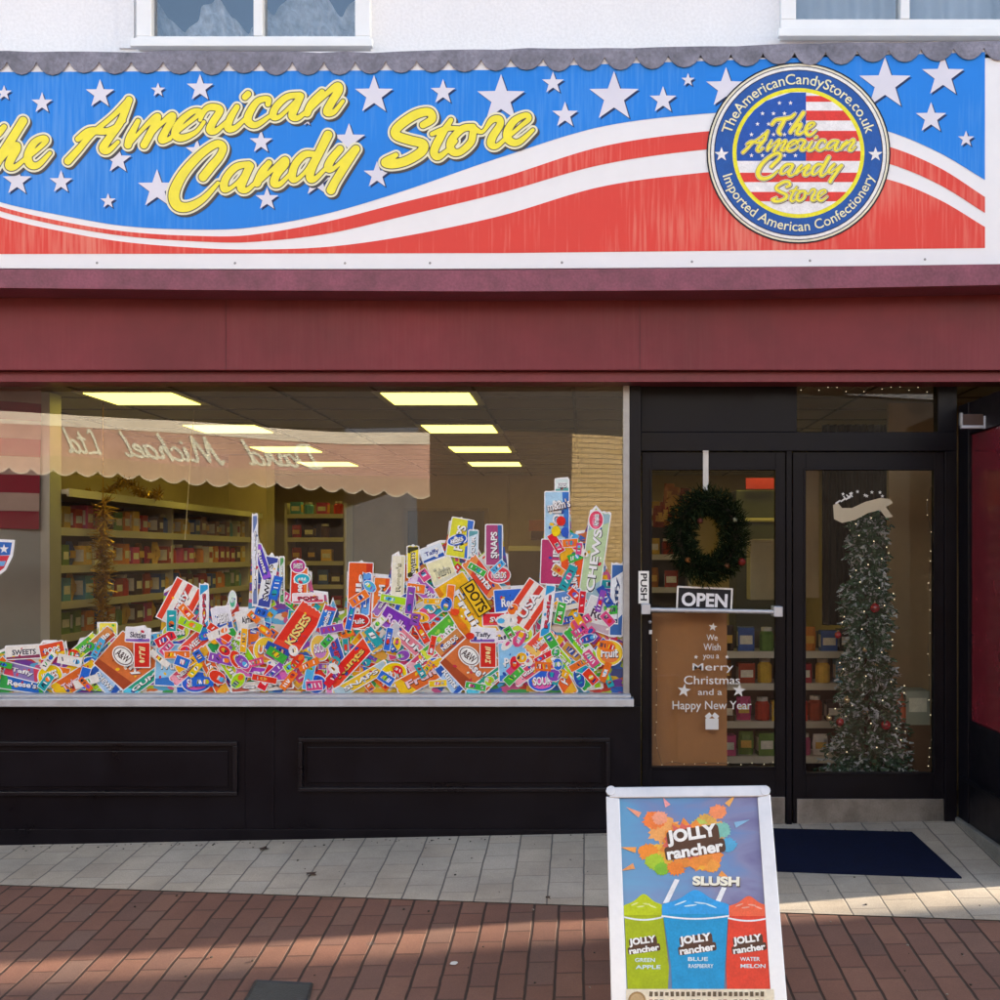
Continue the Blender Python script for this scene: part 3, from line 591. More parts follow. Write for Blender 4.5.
# left display screen with flag
YQ = 7.0
b = B(); b.box(XL, PX(41, YQ), YQ, YQ+.04, .015, 2.56, M_greyw); b.box(PX(41, YQ), PX(50, YQ), YQ-.005, YQ+.15, .015, 2.56, mat('pale_post', (.46, .44, .36), rough=.6)); o = b.build('display_screen', None, origin=(PX(0, YQ), YQ, .015)); tag(o, 'tall grey display screen with a pale edge at the left of the shop window', 'screen')
b = B(); Yx = YQ-.03; nst = 8; M_fr = mat('flag_red', (.26, .012, .03), rough=.8, var=.15); M_fw = mat('flag_white', (.46, .34, .28), rough=.8, var=.15)
N = 26
xs = [PX(-260+300*i/N, Yx) for i in range(N+1)]
for s in range(9):
    y0_ = 372+s*17.6; vs = []; fs = []
    for i, x in enumerate(xs):
        t = i/N; w = 7*math.sin(t*5.2+.4)*(1-s/11)+8*(t-1)*(1-s/9); yy = Yx+.02*math.sin(t*14+s*.3)
        vs += [(x, yy, PZ(y0_+w, Yx)), (x, yy-.002, PZ(y0_+17.6+w*(1-1/9), Yx))]
    for i in range(N): fs.append((2*i, 2*i+1, 2*i+3, 2*i+2))
    b.add(vs, fs, M_fr if s % 2 == 0 else M_fw)
o = b.build('flag', None, smooth=True, origin=(PX(0, Yx), Yx, PZ(530, Yx))); tag(o, 'large red and white striped flag hanging over the grey screen at the left', 'flag')
b = B(); Yx = 6.558; b.ppoly([(-20, 538), (15, 540), (13, 556), (6, 570), (-3, 577), (-20, 580)], Yx, 'E8EAF0'); b.ppoly([(-19, 541), (12, 542.5), (10, 555), (-19, 556)], Yx-.0006, '3468B8'); b.ppoly([(-19, 556), (9.5, 555.5), (4, 568), (-4, 574), (-19, 576)], Yx-.0006, 'C83848'); b.ppoly(star(4, 549, 5), Yx-.0012, 'E8EAF0'); b.ppoly([(-19, 562), (6, 561), (4, 566), (-19, 567)], Yx-.0012, '6FA8D8')
o = b.build('shield_sticker', None, origin=tuple(P(0, 580, Yx))); tag(o, 'small blue and red shield sticker on the glass at the left edge', 'sticker')
# gold tinsel column hanging by the shelves
b = B(); rt = random.Random(5); M_gold = mat('gold_tinsel', (.55, .33, .05), rough=.3, metal=.7, var=.3, vs=30)
for k in range(520):
    t = rt.random(); c = P(103+1.5*math.sin(t*14), 500+130*t, 7.6); a = Vector((rt.gauss(0, 1), rt.gauss(0, 1), rt.gauss(0, .7))).normalized(); r = .03+.018*math.sin(t*30)**2
    e = c+a*r*2.0; w = a.orthogonal().normalized()*.006; b.add([c-w, c+w, e+w*.4, e-w*.4], [(0, 1, 2, 3)], M_gold)
b.tube([P(103, 384, 7.6), P(103, 632, 7.6)], .004, M_gold, n=5)
o = b.build('tinsel_garland', None, origin=tuple(P(103, 632, 7.6))); tag(o, 'gold tinsel garland hanging in front of the left shelves', 'garland')
b = B(); b.tube([P(196, 384, 8), P(185, 540, 8)], .003, M_shelf, n=5)
for k in range(420):
    u = rt.random(); c = P(85+u*75, 490+8*math.sin(u*9)+rt.uniform(-3, 3), 8.6); a = Vector((rt.gauss(0, 1), rt.gauss(0, 1), rt.gauss(0, 1))).normalized(); e = c+a*.05; w = a.orthogonal().normalized()*.006; b.add([c-w, c+w, e+w*.4, e-w*.4], [(0, 1, 2, 3)], M_gold)
o = b.build('tinsel_garland', None, origin=tuple(P(120, 490, 8.6))); tag(o, 'gold tinsel garland lying along the top of the left shelves', 'garland')

# ================================================================== the sign over the shop
sign = thing('shop_sign', 'wide blue, white and red shop sign with stars and yellow brush lettering', 'sign', tuple(P(500, 270, YS)))
def s_top(x): return 60-.2*x/100-9*max(0, (x-400)/600)**1.3
def s_bot(x): return 268.5+1.3*math.sin(max(0, min(1, x/1000))*math.pi)-4*(x/1000)**2 if x > 0 else 268.5
xsn = list(range(-200, 1001, 50))+[1001, 1050, 1105]
b = B(); b.prism([(x, s_top(x)-8) for x in xsn]+[(x, s_bot(x)) for x in xsn[::-1]], YS, YF-.001, mat('sign_white', (.82, .83, .84), rough=.4, var=.04)); b.build('sign_panel', sign, bevel=.003)
b = B(); 
for px in (97, 235, 345, 430, 562, 692, 810, 925): b.ball(P(px, s_bot(px)-6, YS), .007, M_alud, 8, 5, (1, .5, 1))
b.build('screw', sign)
def blue_top(x): return 72-2*max(0, x)/500 if x < 500 else 67.5-15.5*((x-500)/485)
def red_bot(x): return 254-.2*x/100 if x < 500 else 253-5*((x-500)/485)
KX = [-200, 0, 60, 125, 200, 250, 325, 400, 500, 600, 700, 760, 830, 890, 940, 985]
C1 = [140, 202, 215, 226, 229.5, 227.5, 214, 192, 157.5, 127, 114, 112.5, 118, 132, 153, 180]      # white 1 top
C2 = [143, 206.5, 221, 231.5, 236, 235, 222, 203, 178, 147, 132, 130, 134, 147, 168, 197]
C3 = [147, 211, 225.5, 236, 241.5, 242, 234, 217, 193, 165, 150, 148, 152, 164, 185, 213]
C4 = [153, 217, 231, 242, 248, 249.5, 247, 237, 216, 187, 173, 170, 171, 180, 200, 227]
def interp(xs, ys, x):
    for i in range(len(xs)-1):
        if xs[i] <= x <= xs[i+1]:
            t = (x-xs[i])/(xs[i+1]-xs[i]); m0 = (ys[i+1]-ys[max(i-1, 0)])/(xs[i+1]-xs[max(i-1, 0)]); m1 = (ys[min(i+2, len(xs)-1)]-ys[i])/(xs[min(i+2, len(xs)-1)]-xs[i]); h = xs[i+1]-xs[i]
            return (2*t**3-3*t*t+1)*ys[i]+(t**3-2*t*t+t)*h*m0+(-2*t**3+3*t*t)*ys[i+1]+(t**3-t*t)*h*m1
    return ys[-1]
XX = list(range(-200, 985, 5))+[985]
def band(ft, fb, Y, m, name):
    b = B(); vs = []; fs = []
    for x in XX: vs += [P(x, ft(x), Y), P(x, fb(x), Y)]
    for i in range(len(XX)-1): fs.append((2*i, 2*i+1, 2*i+3, 2*i+2))
    b.add(vs, fs, m); return b.build(name, sign)
def streaky(name, c, c2, amt=.6, var=.05):
    m = mat(name, c, rough=.40, var=var, vs=1.5, spec=.15); n = m.node_tree.nodes; l = m.node_tree.links; bs = n['Principled BSDF']
    tc = n.new('ShaderNodeTexCoord'); mp = n.new('ShaderNodeMapping'); mp.inputs['Scale'].default_value = (26, 1, 1.3); l.new(tc.outputs['Object'], mp.inputs[0])
    z = n.new('ShaderNodeTexNoise'); z.inputs['Scale'].default_value = 2.4; z.inputs['Detail'].default_value = 4; l.new(mp.outputs[0], z.inputs['Vector'])
    z2 = n.new('ShaderNodeTexNoise'); z2.inputs['Scale'].default_value = 1.1; z2.inputs['Detail'].default_value = 2; l.new(tc.outputs['Object'], z2.inputs['Vector'])
    mu = n.new('ShaderNodeMath'); mu.operation = 'MULTIPLY'; l.new(z.outputs['Fac'], mu.inputs[0]); l.new(z2.outputs['Fac'], mu.inputs[1])
    r_ = n.new('ShaderNodeMapRange'); r_.inputs[1].default_value = .24; r_.inputs[2].default_value = .42; r_.inputs[3].default_value = 0; r_.inputs[4].default_value = amt; l.new(mu.outputs[0], r_.inputs[0])
    src = bs.inputs['Base Color'].links[0].from_socket; mx = n.new('ShaderNodeMix'); mx.data_type = 'RGBA'; l.new(r_.outputs[0], mx.inputs[0]); l.new(src, mx.inputs[6]); mx.inputs[7].default_value = (*c2, 1); l.new(mx.outputs[2], bs.inputs['Base Color']); return m
M_sblue = streaky('sign_blue', (.024, .235, .76), (.12, .35, .80)); M_sred = streaky('sign_red', (.72, .068, .052), (.80, .30, .22))
FO.data.materials[0] = streaky('maroon_weathered', (.195, .040, .050), (.27, .10, .10), .12, .25)
f = lambda K: (lambda x: interp(KX, K, x))
band(blue_top, f(C1), YS-.002, M_sblue, 'blue_field'); band(f(C2), f(C3), YS-.002, M_sred, 'red_stripe'); band(f(C4), red_bot, YS-.002, M_sred, 'red_field')
STARS = [(4,93,8),(42,103,11),(100,94,15),(158,90,7.5),(17,181,15),(61,182,12),(108,201,8),(118,160,14),(157,189,20),(197,151,12),(200,88,14),(261,142,12),(349,140,17),(317,181,16),(267,199,12),(374,95,20),(377,175,14),(443,92,13),(501,99,25),(553,83,11.5),(565,115,13.5),(614,97,26),(663,100,14),(688,80,7),(726,88,21),(885,84,27),(943,76,22),(931,118,16),(966,139,8.5),(307,121,5)]
M_sg = col('2A3C66'); M_sw = mat('star_white', (.70, .70, .78), rough=.4, var=.05)
for (x, y, r) in STARS:
    b = B(); b.ppoly(star(x+1.6, y+1.8, r), YS-.0030, M_sg); b.ppoly(star(x, y, r), YS-.0036, M_sw); b.build('star', sign)
M_yel = mat('letter_yellow', (.88, .78, .02), rough=.38, var=.08, vs=12); M_cr = mat('letter_cream', (.80, .78, .55), rough=.4, var=.05); M_dk = mat('letter_edge', (.05, .045, .05), rough=.5)
def lettering(words, trans, parent, Y, st, o1, o2, name='lettering', shadow=(2.0, 2.2), bounds=None):
    b = B()
    strokes = [[trans(*p) for p in s] for w in words for s in w]
    allp = [p for s in strokes for p in s]; x0 = min(p[0] for p in allp)-8; x1 = max(p[0] for p in allp)+8; y0 = min(p[1] for p in allp)-8; y1 = max(p[1] for p in allp)+8
    Fd = field(strokes, x0, y0, x1, y1, st)
    vs, fs = contour(Fd-o2, x0, y0, st); b.add([P(x+shadow[0], y+shadow[1], Y) for x, y in vs], fs, M_dk); b.add([P(x, y, Y-.0008) for x, y in vs], fs, M_cr)
    vs, fs = contour(Fd-o1, x0, y0, st); b.add([P(x, y, Y-.0016) for x, y in vs], fs, M_dk)
    vs, fs = contour(Fd, x0, y0, st); b.add([P(x, y, Y-.0024) for x, y in vs], fs, M_yel)
    return b.build(name, parent)
for w in (THE, AMERICAN, CANDY, STORE): lettering([w], lambda x, y, r: (x, y, r*.93), sign, YS-.0045, .8, .9, 2.9)
# round badge
CX, CY = 798.5, 153; bd = B(); Yb0 = YS-.006
def disc(r, m, k, ry=None): bd.ppoly(ell(CX, CY, r, (ry or r)*.985, 64), Yb0-k*.0006, m)
disc(92, '20242C', 0); disc(90.5, 'E6E2C8', 1); disc(88.5, '3A4254', 2); disc(87.5, 'F0EEE8', 3); disc(84.5, '2A3454', 4); disc(83.5, '2C5CA8', 5); disc(66, 'F4E838', 6); disc(62, 'F0F0F0', 7)
def stripe(y0, y1, xlim, m, k, xa=None, R0=62):
    pts = []; n = 8
    for i in range(n+1):
        y = y0+(y1-y0)*i/n; w = math.sqrt(max(0, R0*R0-y*y)); pts.append((min(w, xa) if xa is not None else w, y))
    for i in range(n, -1, -1):
        y = y0+(y1-y0)*i/n; w = math.sqrt(max(0, R0*R0-y*y)); pts.append((max(-w, xlim) if xlim is not None else -w, y))
    bd.ppoly([(CX+p[0], CY+p[1]*.985) for p in pts], Yb0-k*.0006, m)
for i, (a, c) in enumerate(((-58, -52), (-43, -33), (-22.5, -12), (-2, 8))): stripe(a, c, 7.5, 'E0443E', 8)
for (a, c) in ((20, 29.5), (39.5, 49)): stripe(a, c, None, 'E0443E', 8)
stripe(-61.5, 8, None, '2C5AB0', 8, xa=7.5)
for j in range(6):
    for i in range(6):
        x, y = -52+i*11+(5 if j % 2 else 0), -50+j*10.5
        if x < 3 and x*x+y*y < 57**2: bd.ppoly(star(CX+x, CY+y, 2.4), Yb0-9*.0006, 'F0F0F0')
def ringtext(s, a0, a1, rad, h, inside):
    vs, fs = glyphs(s, .008, 0); xs = [v[0] for v in vs]; x0, x1 = min(xs), max(xs); out = []
    for x, y in vs:
        t = (x-x0)/(x1-x0); a = R(a0+(a1-a0)*t); r = rad+((y-.3)*h if not inside else -(y-.3)*h); out.append((CX+r*math.cos(a), CY-r*math.sin(a)*.985))
    bd.add([P(x, y, Yb0-10*.0006) for x, y in out], fs, col('F2ECC0'))
ringtext('TheAmericanCandyStore.co.uk', 164, 16, 74.5, 15, False); ringtext('Imported American Confectionery', 197, 343, 75, 14, True)
for a in (181, -1): bd.ppoly(star(CX+77*math.cos(R(a)), CY-77*math.sin(R(a)), 7.5), Yb0-10*.0006, 'F0F0F0')
badge = bd.build('badge', sign)
def wt(sx, sy, ox, oy, tx, ty, k=.165): return lambda x, y, r: (tx+(x-ox)*sx, ty+((y-oy)+k*(x-ox))*sy, r*min(sx, sy)*.8)
lettering([THE], wt(.47, .48, -44, 166, 772, 129), sign, Yb0-.0066, .5, .35, .9, shadow=(.6, .6), name='badge_lettering')
lettering([AMERICAN], wt(.41, .42, 66, 160, 742, 152), sign, Yb0-.0066, .5, .35, .9, shadow=(.6, .6), name='badge_lettering')
lettering([CANDY], wt(.46, .44, 172, 208, 757, 178), sign, Yb0-.0066, .5, .35, .9, shadow=(.6, .6), name='badge_lettering')
lettering([STORE], wt(.37, .42, 384, 165, 772, 201), sign, Yb0-.0066, .5, .35, .9, shadow=(.6, .6), name='badge_lettering')

# ================================================================== candy skyline sticker on the glass
YV = 6.560
stk = thing('window_sticker', 'long vinyl window sticker of piled colourful sweet wrappers cut out like a city skyline', 'sticker', tuple(P(312, 694, YV)))
SIL = [(-200,694),(-200,652),(-60,650),(-40,640),(-20,656),(0,650),(5,648),(8,655),(35,655),(37,648),(43,640),(57,640),(60,648),(66,640),(69,655),(75,650),(80,638),(97,635),(97,622),(117,622),(118,640),(124,640),(126,628),(145,625),(150,632),(162,632),(164,590),(180,580),(198,588),(200,600),(202,586),(205,582),(209,588),(210,612),(214,612),(215,606),(226,606),(229,597),(232.5,590),(237,602),(239,607),(250,607),(252,515),(257,515),(258,540),(264,548),(268,557),(272,552),(277,560),(280,556),(283,556),(284,600),(290,600),(291,566),(297,558),(305,562),(307,570),(312,572),(312,590),(328,592),(329,608),(333,597),(338,612),(346,610),(347,572),(352,565),(362,560),(372,573),(390,575),(392,555),(399,551),(405,570),(407,548),(413,544),(419,548),(421,560),(427,545),(440,540),(447,540),(449,521),(462,517),(468,527),(477,530),(478,548),(484,558),(485,525),(503,525),(504,552),(508,554),(509,586),(540,584),(541,540),(545,538),(545,492),(556,490),(557,478),(568,477),(570,492),(572,545),(576,531),(586,530),(590,512),(596,505),(602,512),(604,560),(610,575),(618,568),(624,560),(624,694)]
def voro(name, sc):
    m = bpy.data.materials.new(name); m.use_nodes = True; n = m.node_tree.nodes; l = m.node_tree.links; bs = n['Principled BSDF']; bs.inputs['Roughness'].default_value = .4
    tc = n.new('ShaderNodeTexCoord'); mp = n.new('ShaderNodeMapping'); mp.inputs['Rotation'].default_value = (0, R(35), 0); mp.inputs['Scale'].default_value = (1, 0, 2.2); l.new(tc.outputs['Object'], mp.inputs[0])
    v = n.new('ShaderNodeTexVoronoi'); v.inputs['Scale'].default_value = sc; v.distance = 'MANHATTAN'; l.new(mp.outputs[0], v.inputs['Vector'])
    sp = n.new('ShaderNodeSeparateColor'); l.new(v.outputs['Color'], sp.inputs[0]); cr = n.new('ShaderNodeValToRGB'); cr.color_ramp.interpolation = 'CONSTANT'; e = cr.color_ramp.elements
    cs = ['D83A2A', 'F0E0D0', '2A6AC8', 'F0C020', '7A3AA8', 'F0EEE8', '3AA850', 'E87830', '60B8E0', '3A4E90', 'E0609A', 'B8D838']
    e[0].position = 0; e[0].color = (*[.75*q for q in lin(cs[0])], 1); e[1].position = 1/12; e[1].color = (*[.75*q for q in lin(cs[1])], 1)
    for i in range(2, 12): q = e.new(i/12); q.color = (*[.75*z for z in lin(cs[i])], 1)
    l.new(sp.outputs[0], cr.inputs[0]); l.new(cr.outputs[0], bs.inputs['Base Color']); MATS[name] = m; return m
M_vor = voro('busy_print', 13)
b = B(); b.ppoly(SIL[::-1], YV, 'EEF0F2'); b.build('sticker_outline', stk)
inner = [(x, y+3 if y < 690 else y-1.5) for x, y in SIL]
ii = []
for i, (x, y) in enumerate(inner):  # inset sideways away from the vertical edges
    y_prev = SIL[i-1][1] if i else y; y_next = SIL[(i+1) % len(SIL)][1]
    dx = (1.8 if y_prev > SIL[i][1]+8 else 0)-(1.8 if y_next > SIL[i][1]+8 else 0)+(1.8 if y_next < SIL[i][1]-8 else 0)*-1+(1.8 if y_prev < SIL[i][1]-8 else 0)
    ii.append((x+dx, y))
rw = random.Random(21); LAY = [0]
def inside(x, y):
    c = False; n_ = len(ii)
    for i in range(n_):
        (xa, ya), (xb, yb3) = ii[i], ii[(i+1) % n_]
        if (ya > y) != (yb3 > y) and x < (xb-xa)*(y-ya)/(yb3-ya)+xa: c = not c
    return c
b = B(); b.ppoly(ii[::-1], YV-.0006, M_vor); nn = 0
HUE = ['E0381E', 'F0C818', '2468D0', 'F0B010', 'E87020', 'E8E4DC', '40B040', 'F07820', '50B0E0', '2850A8', 'D84880', 'A8D820', 'D82030', '20A0A8', 'D8A040', '8A48B0']
for _ in range(2600):
    x, y = rw.uniform(-190, 622), rw.uniform(520, 692); w_, h_ = rw.uniform(9, 30), rw.uniform(5, 11); a_ = rw.choice([-45, -60, 40, 55, 5, 88, -20])+rw.uniform(-12, 12); q = rrect(x, y, w_, h_, a_)
    if not all(inside(*p) for p in q) or nn > 520: continue
    nn += 1; Y = YV-.0007-nn*.000012; c1, c2 = rw.choice(HUE), rw.choice(HUE); ca, sa = math.cos(R(a_)), math.sin(R(a_))
    if rw.random() < .5: b.ppoly(rrect(x, y, w_+1, h_+1, a_), Y, 'E4E4E6')
    b.ppoly(q, Y-.000003, c1); k_ = rw.uniform(-.3, .3); b.ppoly(rrect(x+k_*w_*ca, y-k_*w_*sa, w_*.3, h_*.6, a_), Y-.000006, c2)
    for m_ in range(rw.randint(1, 4)): k_ = rw.uniform(-.42, .42); b.ppoly(rrect(x+k_*w_*ca, y-k_*w_*sa, 1.6, h_*.5, a_+rw.uniform(-20, 20)), Y-.000009, rw.choice(['F4F2EE', '50507A', c2]))
b.build('sticker_print', stk)
def squig(b, cx, cy, w, h, ang, c, Y, n=None):
    """illegible printed lettering"""
    ca, sa = math.cos(R(ang)), math.sin(R(ang)); n = n or max(3, int(w/4.2)); st = w/n
    def T(a, q): return (cx+a*ca-q*sa, cy-(a*sa+q*ca))
    for i in range(n):
        a = -w/2+st*(i+.5); k = rw.random(); hw = st*.36
        hh_ = h; h = h*rw.uniform(.72, 1.05)
        if k < .22:
            b.ppoly([T(a+hw*math.cos(z_*.7), h/2*math.sin(z_*.7)) for z_ in range(9)], Y, c); h = hh_; continue
        if k < .4: sh = [[(-hw, -h/2), (-hw*.3, -h/2), (-hw*.3, h/2), (-hw, h/2)], [(-hw*.3, h*.2), (hw, h*.2), (hw, h/2), (-hw*.3, h/2)]]
        elif k < .6: sh = [[(-hw, -h/2), (-hw*.3, -h/2), (hw*.5, h/2), (-hw*.2, h/2)], [(hw*.3, -h/2), (hw, -h/2), (hw*.5, h*.4)]]
        elif k < .8: sh = [[(-hw, h/2), (hw, h/2), (hw, h*.25), (-hw, h*.25)], [(-hw, -h/2), (hw, -h/2), (hw, -h*.25), (-hw, -h*.25)], [(-hw*.3, -h*.25), (hw*.3, -h*.25), (hw*.3, h*.25), (-hw*.3, h*.25)]]
        else: sh = [[(-hw, -h/2), (hw*-.2, -h/2), (-hw*.2, h*.4), (-hw, h*.4)], [(hw*.2, -h/2), (hw, -h/2), (hw, h/2), (hw*.2, h/2)]]
        for s in sh: b.ppoly([T(a+p[0]*1.1+p[1]*.25, p[1]) for p in s], Y, c)
        h = hh_
WORDS = ['NERDS', "Reese's", 'SWEETS', 'Taffy', 'POPS', 'KISSES', 'SOUR', 'Twizzlers', 'CHEWS', 'Airheads', 'USA', 'Rolls', 'Laffy', 'GUM', 'Skittles', 'Fruit', 'Runts', 'SNAPS']
def wrap(cx, cy, w, h, ang, base, acc, kind='bar', txt=None, tc_='F4F2EE'):
    w *= 1.0; h *= .98
    LAY[0] += 1; Y = YV-.0078-LAY[0]*.00016; b = B(); d = .00004
    def T(a, q):
        ca, sa = math.cos(R(ang)), math.sin(R(ang)); return (cx+a*ca-q*sa, cy-(a*sa+q*ca))
    if kind == 'oval': b.ppoly(ell(cx, cy, w/2+1.0, h/2+1.0, 22, ang), Y, 'F0F0EE'); b.ppoly(ell(cx, cy, w/2, h/2, 22, ang), Y-d, base); b.ppoly(ell(cx, cy+h*.12, w*.36, h*.28, 16, ang), Y-2*d, acc)
    elif kind == 'bar':
        z = []; k = max(3, int(h/2.2))
        for i in range(k+1): z.append((-w/2-(1.2 if i % 2 else 0), -h/2+h*i/k))
        for i in range(k, -1, -1): z.append((w/2+(1.2 if i % 2 else 0), -h/2+h*i/k))
        b.ppoly([T(p[0]*1.04, p[1]*1.0+(1 if p[1] > 0 else -1)) for p in z], Y, 'EAEAEA'); b.ppoly([T(*p) for p in z], Y-d, base)
        b.ppoly([T(-w*.5, h*.5), T(-w*.38, h*.5), T(-w*.2, -h*.5), T(-w*.5, -h*.5)][::-1], Y-2*d, acc); b.ppoly([T(w*.5, h*.5), T(w*.3, h*.5), T(w*.42, -h*.5), T(w*.5, -h*.5)], Y-2*d, acc)
    elif kind == 'stripe':
        b.ppoly(rrect(cx, cy, w+2, h+2, ang), Y, 'F0F0EE'); 
        for i in range(5):
            q0 = -h/2+h*i/5; b.ppoly([T(-w/2, q0), T(w/2, q0), T(w/2, q0+h/5), T(-w/2, q0+h/5)], Y-d, (base, 'F4E8E0', acc, 'F4E8E0', base)[i])
    else:
        b.ppoly(rrect(cx, cy, w+2, h+2, ang, 1.5), Y, 'F0F0EE'); b.ppoly(rrect(cx, cy, w, h, ang, 1), Y-d, base)
        b.ppoly([T(-w/2, -h/2), T(w/2, -h/2), T(w/2, -h*.22), T(-w/2, -h*.35)], Y-2*d, acc)
    for _ in range(2+int(w*h/260)):
        a, q = rw.uniform(-.36, .36)*w, rw.uniform(-.34, .34)*h; s_ = rw.uniform(.7, 1.7)
        x, y = T(a, q); b.ppoly(ell(x, y, s_*1.5, s_, 8, rw.uniform(0, 180)), Y-2.5*d, rw.choice([acc, 'F8F4E0', 'F0C020', '2A4AA0', 'C83048']))
    if txt:
        vs, fs = text_px(txt, cx, cy, w*.72, h*.42, ang, bold=.02); v2, f2 = text_px(txt, cx+.5, cy+.6, w*.74, h*.46, ang, bold=.045)
        b.add([P(x, y, Y-3*d) for x, y in v2], f2, col('1A1A22' if tc_ != '1A1A22' else 'F4F2EE')); b.add([P(x, y, Y-4*d) for x, y in vs], fs, col(tc_))
    elif w*h > 90 and max(w, h)/max(1, min(w, h)) < 12 and kind != 'oval' or w*h > 150:
        wd = WORDS[LAY[0] % len(WORDS)]; vs, fs = text_px(wd, cx, cy, w*.66, min(h*.42, 9), ang, bold=.03); vs2, f2 = text_px(wd, cx+.4, cy+.5, w*.68, min(h*.46, 9.6), ang, bold=.05)
        b.add([P(x, y, Y-3*d) for x, y in vs2], f2, col('20202A' if tc_ > '8' else 'F4F2EE')); b.add([P(x, y, Y-4*d) for x, y in vs], fs, col(tc_))
    elif w*h > 90: squig(b, cx, cy, w*.56, min(h*.34, 6.5), ang, tc_, Y-4*d)
    b.build('sweet_wrapper', stk)
BASE = [ # repeats every 346 px along the glass
 (22,684,44,14,-8,'2468C0','3AA850','bar'),(24,652,36,13,3,'E8E4DC','8A3A5A','box',None,'2A2A3A'),(22,672,34,13,-14,'8A78B0','D0405A','bar'),(52,650,24,14,12,'E0502A','F0C020','box'),
 (50,676,24,22,20,'F0D000','E87030','oval'),(98,665,30,13,-20,'1860C8','2A9AD0','oval'),(76,680,48,18,32,'E06A28','F0C020','bar',None,'F8C8D0'),(104,681,34,13,-48,'A8C8E8','2A5AB0','bar'),
 (86,646,26,12,40,'58B840','D8E040','bar'),(108,630,17,14,0,'F0E050','58B840','box'),(101,640,28,12,42,'D08848','B04A28','box'),(127,664,50,44,-42,'D8743A','A84A28','box'),
 (144,682,44,10,36,'2AA080','5AC8E0','bar'),(138,635,24,14,-4,'E8E8F0','8A60B0','box',None,'302848'),(171,665,30,42,-3,'90C8EC','3A7AC8','box'),(186,655,14,12,0,'1A70D8','2A9AE0','oval'),(197,682,30,20,8,'2A62D0','E060A8','oval'),
 (186,670,34,11,42,'D8506A','F0A0B0','bar'),(176,632,26,17,5,'C8DC40','3AA850','oval'),(195,643,32,15,42,'E85040','F0C060','bar'),(180,604,44,30,62,'E0442A','D04038','stripe'),
 (204,610,50,8,90,'E8E8EC','2A9AD0','bar',None,'C83048'),(212,671,50,13,-62,'E8642A','F0B030','bar'),(226,664,52,10,-56,'A8D820','2A9A50','bar'),(240,650,46,14,-56,'90D818','38B048','bar'),
 (222,618,18,22,10,'E0E0E8','3A60B8','box'),(250,619,26,18,12,'E4E4E0','BFC4C8','box',None,'2A2A30'),(266,650,24,26,-6,'F0C838','E88040','oval'),(282,660,34,9,-30,'B0A8C0','B050B0','bar'),(262,673,50,10,-6,'A848C0','E070C0','bar'),
 (262,686,60,8,4,'E0D4C8','C06050','bar'),(232.5,600,7,18,0,'D8ECE0','58B890','oval')]
ONLYA = [(268,582,50,12,80,'E8ECF4','3A4AA0','bar','SWEETS','1A1A22'),(262,562,34,9,-72,'4A40B8','9858D0','bar'),(255,560,88,4,90,'D8E0EC','6A80B0','bar'),(282,580,44,3.5,90,'C8D8CC','58A060','bar'),
 (299,585,34,16,88,'D83A2A','E87830','box'),(298,566,14,13,0,'B83A90','D050A0','oval'),(302,579,15,10,0,'20A8C0','50C8D8','oval'),(308,598,30,9,2,'F0DCE0','D04060','box',None,'B02040'),(298,630,52,26,55,'DC3020','E84A30','bar',None,'F4D880'),
 (320,648,18,26,10,'E8C050','C080C0','oval'),(326,620,28,12,70,'2A78D0','D84050','bar'),(337,655,44,12,-72,'3A58B8','E8E0E4','bar',None,'D03A50'),(316,684,20,18,0,'2060D8','4A88E8','oval'),(330,680,28,6,88,'E060A0','F090C0','bar')]
